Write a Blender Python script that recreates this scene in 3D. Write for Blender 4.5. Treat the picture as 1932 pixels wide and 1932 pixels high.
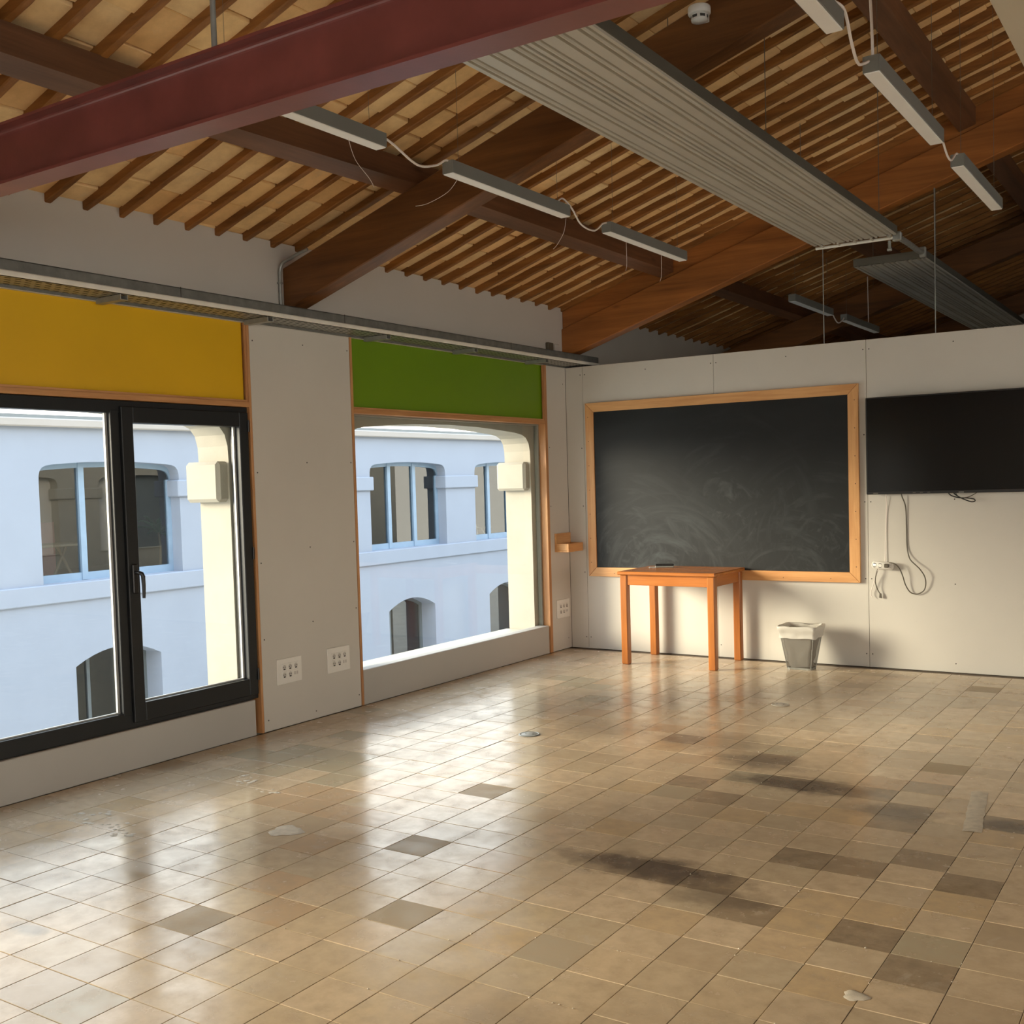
import bpy, math, random
from mathutils import Matrix, Vector, noise
random.seed(7)
scene = bpy.context.scene
for o in list(bpy.data.objects):
    bpy.data.objects.remove(o)
COL = scene.collection

# ------------------------------------------------------------------ camera
YAW, PITCH, ROLL = 0.581685, 0.0493954, -0.0288429
FPX, PPY = 2056.5454, 1014.6405
CAM = Vector((4.821, 0.0, 1.45))
def _rot(axis, a):
    return Matrix.Rotation(a, 3, axis)
RW = _rot('Z', ROLL) @ _rot('X', PITCH) @ _rot('Y', YAW) @ Matrix(((1, 0, 0), (0, 0, -1), (0, 1, 0)))
cam_d = bpy.data.cameras.new('camera')
cam = bpy.data.objects.new('camera', cam_d)
COL.objects.link(cam)
cam_d.sensor_width = 36.0
cam_d.lens = 36.0 * FPX / 1932.0
cam_d.shift_y = (PPY - 966.0) / 1932.0
cam_d.clip_start = 0.05
cam_d.clip_end = 200
m = Matrix((RW[0], -RW[1], -RW[2])).transposed().to_4x4()
m.translation = CAM
cam.matrix_world = m
scene.camera = cam
def project(p):
    q = RW @ (Vector(p) - CAM)
    return (966 + FPX * q.x / q.z, PPY + FPX * q.y / q.z, q.z)

# ------------------------------------------------------------------ light and exposure
vs = scene.view_settings
vs.view_transform = 'Standard'
vs.look = 'None'
vs.gamma = 1.0
vs.use_curve_mapping = False
vs.exposure = 1.55
SKY_STRENGTH = 1.5
world = bpy.data.worlds.new('sky')
scene.world = world
world.use_nodes = True
wn = world.node_tree.nodes
wl = world.node_tree.links
wn.clear()
w_out = wn.new('ShaderNodeOutputWorld')
w_bg = wn.new('ShaderNodeBackground')
w_tc = wn.new('ShaderNodeTexCoord')
w_sep = wn.new('ShaderNodeSeparateXYZ')
w_rmp = wn.new('ShaderNodeValToRGB')
w_rmp.color_ramp.elements[0].position = 0.0
w_rmp.color_ramp.elements[0].color = (1.0, 0.92, 0.80, 1)
w_rmp.color_ramp.elements[1].position = 0.9
w_rmp.color_ramp.elements[1].color = (0.62, 0.78, 1.0, 1)
wl.new(w_tc.outputs['Generated'], w_sep.inputs[0])
wl.new(w_sep.outputs['Z'], w_rmp.inputs[0])
wl.new(w_rmp.outputs[0], w_bg.inputs[0])
w_bg.inputs[1].default_value = SKY_STRENGTH
wl.new(w_bg.outputs[0], w_out.inputs[0])
SUN_STRENGTH = 2.9
sun_d = bpy.data.lights.new('sun', 'SUN')
sun_d.energy = SUN_STRENGTH
sun_d.color = (1.0, 0.86, 0.66)
sun_d.angle = math.radians(22)          # veiled low sun
sun = bpy.data.objects.new('sun', sun_d)
COL.objects.link(sun)
sun.rotation_euler = Vector((0.79, 0.61, -math.tan(math.radians(13.5)))).to_track_quat('-Z', 'Y').to_euler()
sun.location = (-12, -8, 9)
scene.cycles.max_bounces = 12
scene.cycles.diffuse_bounces = 7
scene.cycles.glossy_bounces = 4
scene.cycles.transparent_max_bounces = 12
scene.cycles.use_denoising = True
scene.cycles.sample_clamp_indirect = 6.0

# ------------------------------------------------------------------ materials
def srgb(r, g, b):
    f = lambda c: c / 12.92 if c <= 0.04045 else ((c + 0.055) / 1.055) ** 2.4
    return (f(r / 255), f(g / 255), f(b / 255), 1)
class NT:
    def __init__(s, name):
        s.m = bpy.data.materials.new(name)
        s.m.use_nodes = True
        s.n = s.m.node_tree.nodes
        s.l = s.m.node_tree.links
        s.b = s.n['Principled BSDF']
        s.out = s.n['Material Output']
    def new(s, t, **kw):
        n = s.n.new(t)
        for k, v in kw.items():
            setattr(n, k, v)
        return n
    def link(s, a, b):
        s.l.new(a, b)
    def coord(s, kind='Object', scale=(1, 1, 1), loc=(0, 0, 0), rot=(0, 0, 0)):
        tc = s.new('ShaderNodeTexCoord')
        mp = s.new('ShaderNodeMapping')
        mp.inputs['Scale'].default_value = scale
        mp.inputs['Location'].default_value = loc
        mp.inputs['Rotation'].default_value = rot
        s.link(tc.outputs[kind], mp.inputs[0])
        return mp.outputs[0]
    def noise(s, vec, scale, detail=4, rough=0.55, dist=0.0):
        n = s.new('ShaderNodeTexNoise')
        n.inputs['Scale'].default_value = scale
        n.inputs['Detail'].default_value = detail
        n.inputs['Roughness'].default_value = rough
        n.inputs['Distortion'].default_value = dist
        s.link(vec, n.inputs['Vector'])
        return n.outputs['Fac']
    def ramp(s, fac, stops, interp='LINEAR'):
        r = s.new('ShaderNodeValToRGB')
        cr = r.color_ramp
        cr.interpolation = interp
        while len(cr.elements) < len(stops):
            cr.elements.new(0.5)
        for e, (p, c) in zip(cr.elements, stops):
            e.position = p
            e.color = c if len(c) == 4 else (*c, 1)
        s.link(fac, r.inputs[0])
        return r.outputs[0]
    def mix(s, fac, a, b, mode='MIX'):
        n = s.new('ShaderNodeMix', data_type='RGBA', blend_type=mode)
        for sock, v in ((n.inputs[0], fac), (n.inputs[6], a), (n.inputs[7], b)):
            if isinstance(v, (int, float)):
                sock.default_value = v
            elif isinstance(v, tuple):
                sock.default_value = v
            else:
                s.link(v, sock)
        return n.outputs[2]
    def math(s, op, a, b=None, c=None):
        n = s.new('ShaderNodeMath', operation=op)
        for sock, v in zip(n.inputs, (a, b, c)):
            if v is None:
                continue
            if isinstance(v, (int, float)):
                sock.default_value = v
            else:
                s.link(v, sock)
        return n.outputs[0]
    def bump(s, h, strength=0.2, dist=0.01):
        b = s.new('ShaderNodeBump')
        b.inputs['Strength'].default_value = strength
        b.inputs['Distance'].default_value = dist
        s.link(h, b.inputs['Height'])
        s.link(b.outputs[0], s.b.inputs['Normal'])
    def set(s, color=None, rough=None, metal=None, spec=None):
        for k, v in (('Base Color', color), ('Roughness', rough), ('Metallic', metal), ('Specular IOR Level', spec)):
            if v is None:
                continue
            if isinstance(v, (int, float, tuple)):
                s.b.inputs[k].default_value = v
            else:
                s.link(v, s.b.inputs[k])
        return s.m

def plain(name, col, rough=0.5, metal=0.0, var=0.06, nscale=6.0, bump=0.0, spec=0.5):
    t = NT(name)
    v = t.coord('Object')
    n = t.noise(v, nscale, 5)
    lo = tuple(c * (1 - var) for c in col[:3]) + (1,)
    hi = tuple(min(1, c * (1 + var)) for c in col[:3]) + (1,)
    c = t.ramp(n, [(0.3, lo), (0.7, hi)])
    if bump:
        t.bump(t.noise(v, nscale * 12, 3), bump, 0.004)
    return t.set(c, rough, metal, spec)

def wood(name, dark, light, axis='x', grain=14.0, rough=0.45, knots=True, bump=0.15, stretch=0.07, spec=0.4):
    t = NT(name)
    sc = {'x': (stretch, 1, 1), 'y': (1, stretch, 1), 'z': (1, 1, stretch)}[axis]
    inf = t.new('ShaderNodeObjectInfo')
    tc = t.new('ShaderNodeTexCoord')
    add = t.new('ShaderNodeVectorMath', operation='ADD')
    comb = t.new('ShaderNodeCombineXYZ')
    r10 = t.math('MULTIPLY', inf.outputs['Random'], 9.0)
    for i in range(3):
        t.link(r10, comb.inputs[i])
    t.link(tc.outputs['Object'], add.inputs[0])
    t.link(comb.outputs[0], add.inputs[1])
    mp = t.new('ShaderNodeMapping')
    mp.inputs['Scale'].default_value = sc
    t.link(add.outputs[0], mp.inputs[0])
    v = mp.outputs[0]
    n1 = t.noise(v, grain, 6, 0.6, 0.6)
    n2 = t.noise(v, grain * 6, 3, 0.6)
    n3 = t.noise(add.outputs[0], 1.7, 3)
    f = t.math('ADD', t.math('MULTIPLY', n1, 0.65), t.math('ADD', t.math('MULTIPLY', n2, 0.2), t.math('MULTIPLY', n3, 0.25)))
    c = t.ramp(f, [(0.34, dark), (0.55, tuple((a + b) / 2 for a, b in zip(dark, light))), (0.74, light)])
    if knots:
        mp2 = t.new('ShaderNodeMapping')
        mp2.inputs['Scale'].default_value = tuple(0.35 if s_ < 1 else 1 for s_ in sc)
        t.link(add.outputs[0], mp2.inputs[0])
        vo = t.new('ShaderNodeTexVoronoi')
        vo.inputs['Scale'].default_value = 5.0
        t.link(mp2.outputs[0], vo.inputs['Vector'])
        k = t.ramp(vo.outputs['Distance'], [(0.03, (1, 1, 1)), (0.10, (0, 0, 0))])
        c = t.mix(t.math('MULTIPLY', k, 0.5), c, tuple(x * 0.35 for x in dark[:3]) + (1,))
    t.bump(n1, bump, 0.004)
    return t.set(c, rough, None, spec)

M = {}
def panel_white(name, tint):
    t = NT(name)
    v = t.coord('Object')
    n = t.noise(v, 1.3, 5, 0.6)
    c = t.ramp(n, [(0.3, tuple(x * 0.94 for x in tint[:3]) + (1,)), (0.7, tint)])
    sp = t.noise(v, 60, 2)
    d = t.ramp(sp, [(0.70, (0, 0, 0)), (0.78, (1, 1, 1))])
    c = t.mix(t.math('MULTIPLY', d, 0.10), c, (0.25, 0.22, 0.18, 1))
    t.bump(t.noise(v, 150, 2), 0.04, 0.002)
    return t.set(c, 0.55, None, 0.35)
M['board'] = panel_white('white_plasterboard', (0.62, 0.59, 0.53, 1))
M['plaster'] = panel_white('grey_plaster', (0.60, 0.57, 0.52, 1))
M['base'] = panel_white('painted_upstand', (0.48, 0.46, 0.42, 1))
M['yellow'] = plain('yellow_paint', (0.72, 0.42, 0.003, 1), 0.45, var=0.04, nscale=2)
M['green'] = plain('green_paint', (0.145, 0.275, 0.003, 1), 0.45, var=0.04, nscale=2)
M['pine_z'] = wood('pine_upright', srgb(158, 104, 62), srgb(218, 166, 112), 'z', 16, 0.42, True)
M['pine_y'] = wood('pine_along_wall', srgb(158, 104, 62), srgb(218, 166, 112), 'y', 16, 0.42, True)
M['pine_x'] = wood('pine_across', srgb(160, 106, 62), srgb(218, 166, 112), 'x', 16, 0.42, True)
M['table'] = wood('orange_varnished_pine', srgb(144, 82, 34), srgb(188, 118, 56), 'z', 14, 0.28, True, 0.05)
M['table_x'] = wood('orange_varnished_pine_across', srgb(152, 88, 38), srgb(198, 124, 62), 'x', 14, 0.25, True, 0.05)
M['table_y'] = wood('orange_varnished_pine_deep', srgb(152, 88, 38), srgb(198, 124, 62), 'y', 14, 0.28, True, 0.05)
M['frame_x'] = wood('lit_pine_frame_across', srgb(190, 132, 78), srgb(232, 182, 124), 'x', 16, 0.42, True)  # lighter copies of the casing pine, stronger light put into the colour
M['frame_z'] = wood('lit_pine_frame_upright', srgb(190, 132, 78), srgb(232, 182, 124), 'z', 16, 0.42, True)
M['frame_y'] = wood('lit_pine_along_wall', srgb(190, 132, 78), srgb(232, 182, 124), 'y', 16, 0.42, True)
M['beam_orange'] = wood('orange_lit_beam', srgb(104, 60, 24), srgb(186, 118, 58), 'x', 9, 0.5, True, 0.3, 0.05)  # newer looking timber, made lighter still for the light falling on it
M['beam'] = wood('dark_stained_beam', srgb(72, 42, 18), srgb(136, 88, 46), 'x', 9, 0.5, True, 0.3, 0.05)
M['purlin'] = wood('dark_stained_purlin', srgb(72, 46, 28), srgb(134, 92, 64), 'y', 9, 0.5, True, 0.3, 0.05)
M['joist'] = wood('rough_joist', srgb(90, 54, 20), srgb(172, 116, 58), 'x', 12, 0.6, False, 0.5, 0.10)
M['alu_black'] = plain('anthracite_aluminium', (0.013, 0.015, 0.017, 1), 0.42, 0.0, 0.1, 30, 0.0, 0.35)
M['alu_grey'] = plain('grey_glazing_bead', (0.45, 0.46, 0.44, 1), 0.4, 0.3)
M['bead_dark'] = plain('grey_green_frame', (0.26, 0.26, 0.22, 1), 0.5)
M['steel_red'] = plain('oxide_red_paint', (0.19, 0.050, 0.043, 1), 0.36, 0.0, 0.18, 5, 0.05)
M['zinc'] = plain('galvanised_steel', (0.36, 0.37, 0.35, 1), 0.42, 0.55, 0.15, 18)
M['zinc_dark'] = plain('dull_galvanised_rail', (0.17, 0.175, 0.165, 1), 0.5, 0.3, 0.2, 18)
M['zinc_pale'] = plain('pale_tray_edge', (0.78, 0.77, 0.70, 1), 0.4, 0.0, 0.08, 10)
M['radiant'] = plain('grey_radiant_sheet', (0.52, 0.50, 0.44, 1), 0.42, 0.25, 0.07, 3)
M['radiant_dark'] = plain('panel_insulation', (0.10, 0.095, 0.075, 1), 0.8)
M['beige'] = plain('beige_soffit_paint', (0.62, 0.55, 0.42, 1), 0.6, 0, 0.03, 2)
M['lamp_grey'] = plain('lamp_housing_grey', (0.23, 0.235, 0.215, 1), 0.45, 0.2, 0.04)
M['lamp_white'] = plain('opal_diffuser', (0.94, 0.93, 0.90, 1), 0.35, 0, 0.03)
M['white'] = plain('white_plastic', (0.80, 0.78, 0.72, 1), 0.35, 0, 0.03)
M['cord_white'] = plain('white_cord', (0.82, 0.74, 0.68, 1), 0.5, 0, 0.03)
M['cord_dark'] = plain('dark_cord', (0.10, 0.085, 0.06, 1), 0.5, 0, 0.1)
M['black'] = plain('black_plastic', (0.010, 0.010, 0.011, 1), 0.35, 0, 0.1)
M['screen'] = plain('glossy_black_screen', (0.004, 0.004, 0.0045, 1), 0.16, 0, 0.05, spec=0.4)
M['wire'] = plain('steel_wire', (0.20, 0.18, 0.15, 1), 0.5, 0.6)
M['screw'] = plain('screw_head', (0.05, 0.045, 0.04, 1), 0.5, 0.5)
M['hole'] = plain('socket_hole', (0.05, 0.045, 0.04, 1), 0.6)
M['joint'] = plain('dark_joint', (0.10, 0.09, 0.075, 1), 0.9)
M['mortar'] = plain('roof_mortar', (0.12, 0.08, 0.045, 1), 0.95, 0, 0.3, 8)
M['sill'] = plain('cream_sill_paint', (0.48, 0.44, 0.35, 1), 0.6, 0, 0.05, 5, 0.2)
M['arcade'] = plain('cream_lime_render', (0.335, 0.31, 0.26, 1), 0.75, 0, 0.05, 4, 0.3)
M['facade'] = plain('pale_render_sky_shade', (0.285, 0.325, 0.405, 1), 0.8, 0, 0.03, 1.5, 0.1)  # blue of the sky shade is put into the wall colour
M['facade_warm'] = plain('pale_cornice_render', (0.38, 0.355, 0.335, 1), 0.8, 0, 0.03, 1.5)
M['blue_frame'] = plain('blue_grey_window_paint', (0.24, 0.34, 0.46, 1), 0.5)
M['grey_frame'] = plain('grey_door_paint', (0.12, 0.145, 0.16, 1), 0.5)
M['courtyard'] = plain('courtyard_paving', (0.66, 0.62, 0.54, 1), 0.9, 0, 0.15, 1)
M['interior'] = plain('far_room_plaster', (0.22, 0.235, 0.235, 1), 0.9)
M['cream_chair'] = plain('cream_moulded_seat', (0.80, 0.74, 0.52, 1), 0.4)
M['pink'] = plain('pink_panel_paint', (0.75, 0.32, 0.35, 1), 0.6)
M['leaf'] = plain('palm_leaf', (0.07, 0.17, 0.06, 1), 0.5, 0, 0.3, 12)
M['terracotta'] = plain('pot_clay', (0.35, 0.17, 0.10, 1), 0.8)
M['wood_far'] = plain('far_room_wood', (0.32, 0.24, 0.16, 1), 0.6)

def glass_mat(name, tint, refl, rough=0.0):
    t = NT(name)
    t.n.remove(t.b)
    tr = t.new('ShaderNodeBsdfTransparent')
    tr.inputs[0].default_value = tint
    gl = t.new('ShaderNodeBsdfGlossy')
    gl.inputs['Roughness'].default_value = rough
    geo = t.new('ShaderNodeNewGeometry')
    dt = t.new('ShaderNodeVectorMath', operation='DOT_PRODUCT')
    t.link(geo.outputs['Normal'], dt.inputs[0])
    t.link(geo.outputs['Incoming'], dt.inputs[1])
    c1 = t.math('SUBTRACT', 1.0, t.math('ABSOLUTE', dt.outputs['Value']))
    f = t.math('ADD', 0.02 + refl, t.math('MULTIPLY', t.math('POWER', c1, 5.0), 0.98 - refl))
    mx = t.new('ShaderNodeMixShader')
    t.link(f, mx.inputs[0])
    t.link(tr.outputs[0], mx.inputs[1])
    t.link(gl.outputs[0], mx.inputs[2])
    t.link(mx.outputs[0], t.out.inputs[0])
    return t.m
M['glass'] = glass_mat('clear_window_glass', (0.95, 0.97, 0.96, 1), 0.0)
M['glass_far'] = glass_mat('reflective_window_glass', (0.50, 0.56, 0.58, 1), 0.10)

# perforated bin metal (fine wire mesh, far finer than a pixel)
def mesh_metal():
    t = NT('fine_wire_mesh')
    tr = t.new('ShaderNodeBsdfTransparent')
    mx = t.new('ShaderNodeMixShader')
    mx.inputs[0].default_value = 0.55
    t.set((0.15, 0.14, 0.125, 1), 0.45, 0.4)
    t.link(tr.outputs[0], mx.inputs[1])
    t.link(t.b.outputs[0], mx.inputs[2])
    t.link(mx.outputs[0], t.out.inputs[0])
    return t.m
M['mesh_metal'] = mesh_metal()
def bag_mat():
    t = NT('translucent_bin_liner')
    t.set((0.80, 0.77, 0.70, 1), 0.35)
    tl = t.new('ShaderNodeBsdfTranslucent')
    tl.inputs[0].default_value = (0.75, 0.72, 0.66, 1)
    mx = t.new('ShaderNodeMixShader')
    mx.inputs[0].default_value = 0.35
    t.link(t.b.outputs[0], mx.inputs[1])
    t.link(tl.outputs[0], mx.inputs[2])
    t.link(mx.outputs[0], t.out.inputs[0])
    return t.m
M['bag'] = bag_mat()

def piece_random(t):
    inf = t.new('ShaderNodeObjectInfo')
    geo = t.new('ShaderNodeNewGeometry')
    return t.math('FRACT', t.math('ADD', inf.outputs['Random'], t.math('MULTIPLY', geo.outputs['Random Per Island'], 7.31))), geo

def stain_mask(t, pos, spots, nz):
    """soft irregular blobs at world positions: (x, y, rx, ry, strength)"""
    tot = None
    for (x, y, rx, ry, st) in spots:
        mp = t.new('ShaderNodeMapping')
        mp.inputs['Location'].default_value = (-x / rx, -y / ry, 0)
        mp.inputs['Scale'].default_value = (1 / rx, 1 / ry, 0)
        t.link(pos, mp.inputs[0])
        ln = t.new('ShaderNodeVectorMath', operation='LENGTH')
        t.link(mp.outputs[0], ln.inputs[0])
        d = t.math('SUBTRACT', 1.0, t.math('ADD', ln.outputs['Value'], t.math('MULTIPLY', t.math('SUBTRACT', nz, 0.5), 1.3)))
        d = t.math('MULTIPLY', t.math('MINIMUM', t.math('MAXIMUM', t.math('MULTIPLY', d, 1.6), 0.0), 1.0), st)
        tot = d if tot is None else t.math('MAXIMUM', tot, d)
    return tot
DARK_SPOTS = [(3.02, 3.62, .42, .16, .85), (3.35, 3.47, .24, .12, .5), (3.15, 4.95, .40, .16, .85), (2.82, 5.28, .34, .20, .6),
              (3.62, 4.72, .24, .14, .6), (4.08, 4.74, .16, .10, .7), (2.45, 5.55, .5, .3, .4), (1.8, 5.6, .4, .3, .35),
              (2.0, 2.35, .3, .2, .25), (2.75, 7.95, .3, .12, .4), (1.45, 2.1, .10, .05, .5), (3.2, 2.35, .2, .2, .2)]
def floor_mat(name, stops, rlo=0.13, rhi=0.34):
    t = NT(name)
    r, geo = piece_random(t)
    pos = geo.outputs['Position']
    c = t.ramp(r, stops)
    big = t.noise(pos, 2.2, 4, 0.6)
    fine = t.noise(pos, 14, 6, 0.65)
    c = t.mix(t.ramp(fine, [(0.35, (0, 0, 0)), (0.72, (0.75, 0.75, 0.75))]), c, (0.43, 0.33, 0.22, 1), 'MIX')
    c = t.mix(t.ramp(big, [(0.35, (0, 0, 0)), (0.8, (0.35, 0.35, 0.35))]), c, (0.50, 0.37, 0.23, 1), 'MIX')
    pale = t.ramp(t.noise(pos, 6, 7, 0.7, 0.8), [(0.60, (0, 0, 0)), (0.72, (0.35, 0.35, 0.35))])
    c = t.mix(pale, c, (0.58, 0.50, 0.40, 1))
    st = stain_mask(t, pos, DARK_SPOTS, t.noise(pos, 9, 5, 0.65))
    c = t.mix(st, c, (0.075, 0.055, 0.042, 1))
    rr = t.ramp(t.noise(pos, 7, 5, 0.6), [(0.3, (rlo,) * 3), (0.75, (rhi,) * 3)])
    h = t.math('ADD', t.math('MULTIPLY', t.noise(pos, 3.0, 2), 1.0), t.math('MULTIPLY', t.noise(pos, 40, 4, 0.6), 0.06))
    t.bump(h, 0.10, 0.02)
    return t.set(c, rr, None, 0.48)
BEIGE = [(0.0, (0.50, 0.39, 0.26)), (0.2, (0.72, 0.565, 0.39)), (0.4, (0.61, 0.485, 0.33)), (0.6, (0.74, 0.575, 0.385)), (0.8, (0.57, 0.465, 0.32)), (1.0, (0.67, 0.525, 0.345))]
M['tile'] = floor_mat('beige_hydraulic_tile', BEIGE)
M['tile_green'] = floor_mat('greenish_grey_tile', [(0, (0.40, 0.355, 0.24)), (1, (0.46, 0.40, 0.28))])
M['tile_dark'] = floor_mat('dark_brown_tile', [(0, (0.23, 0.17, 0.11)), (1, (0.31, 0.235, 0.155))], 0.14, 0.34)
M['tile_ochre'] = floor_mat('ochre_tile', [(0, (0.60, 0.44, 0.25)), (1, (0.66, 0.49, 0.30))])
M['tile_orange'] = floor_mat('orange_tile', [(0, (0.54, 0.37, 0.22)), (1, (0.60, 0.42, 0.26))])
M['tile_rough'] = floor_mat('worn_matt_tile', [(0, (0.44, 0.36, 0.25)), (1, (0.40, 0.33, 0.22))], 0.4, 0.6)
M['grout'] = plain('floor_grout', (0.13, 0.10, 0.07, 1), 0.9, 0, 0.35, 9)
M['patch'] = plain('pale_mortar_patch', (0.60, 0.54, 0.44, 1), 0.85, 0, 0.15, 30, 0.3)
def clay_mat():
    t = NT('roof_clay_tile')
    r, geo = piece_random(t)
    v = geo.outputs['Position']
    c = t.ramp(r, [(0.0, (0.88, 0.57, 0.26)), (0.3, (0.96, 0.68, 0.33)), (0.55, (0.92, 0.69, 0.38)), (0.8, (0.97, 0.64, 0.31)), (1, (0.82, 0.53, 0.25))])
    n = t.noise(v, 9, 6, 0.65)
    c = t.mix(t.ramp(n, [(0.4, (0, 0, 0)), (0.75, (0.5, 0.5, 0.5))]), c, (0.55, 0.34, 0.155, 1))
    n2 = t.noise(v, 5, 5, 0.7, 0.5)
    c = t.mix(t.ramp(n2, [(0.6, (0, 0, 0)), (0.75, (0.4, 0.4, 0.4))]), c, (0.66, 0.55, 0.40, 1))
    t.bump(n, 0.25, 0.006)
    return t.set(c, 0.8, None, 0.3)
M['clay'] = clay_mat()
def slate_mat():
    t = NT('chalk_smeared_slate')
    tc = t.new('ShaderNodeTexCoord')
    v = tc.outputs['Object']
    acc = None
    # wiped arcs: rings round several elbows, broken up by noise
    for (cx, cz, sc, lo, st) in ((0.72, -0.05, 9.0, 0.46, 0.85), (1.75, -0.1, 8.0, 0.5, 0.7), (1.3, 0.55, 7.0, 0.52, 0.55), (0.4, 0.2, 10.0, 0.5, 0.7), (2.05, 0.3, 11.0, 0.52, 0.5)):
        mp = t.new('ShaderNodeMapping')
        mp.inputs['Location'].default_value = (-cx, 0, -cz)
        t.link(v, mp.inputs[0])
        ln = t.new('ShaderNodeVectorMath', operation='LENGTH')
        t.link(mp.outputs[0], ln.inputs[0])
        grad = t.new('ShaderNodeTexGradient', gradient_type='RADIAL')
        rotm = t.new('ShaderNodeMapping')
        rotm.inputs['Rotation'].default_value = (math.pi / 2, 0, 0)
        t.link(mp.outputs[0], rotm.inputs[0])
        t.link(rotm.outputs[0], grad.inputs[0])
        cmb = t.new('ShaderNodeCombineXYZ')
        t.link(t.math('MULTIPLY', ln.outputs['Value'], sc), cmb.inputs[0])
        t.link(t.math('MULTIPLY', grad.outputs['Fac'], 5.0), cmb.inputs[1])
        cmb.inputs[2].default_value = cx * 3
        n = t.noise(cmb.outputs[0], 1.6, 6, 0.62, 0.5)
        fall = t.math('SUBTRACT', 1.0, t.math('MULTIPLY', ln.outputs['Value'], 1.05))
        fall = t.math('MAXIMUM', fall, 0.0)
        a = t.math('MULTIPLY', t.math('MULTIPLY', t.ramp(n, [(lo, (0, 0, 0)), (lo + 0.25, (1, 1, 1))]), fall), st)
        acc = a if acc is None else t.math('MAXIMUM', acc, a)
    haze = t.ramp(t.noise(v, 1.6, 5, 0.6, 0.6), [(0.35, (0, 0, 0)), (0.8, (0.5, 0.5, 0.5))])
    acc = t.math('ADD', t.math('MULTIPLY', acc, 0.30), t.math('MULTIPLY', haze, 0.06))
    c = t.mix(acc, (0.008, 0.009, 0.010, 1), (0.17, 0.20, 0.21, 1))
    t.bump(t.noise(v, 120, 2), 0.05, 0.002)
    return t.set(c, 0.5, None, 0.28)
M['slate'] = slate_mat()

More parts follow.
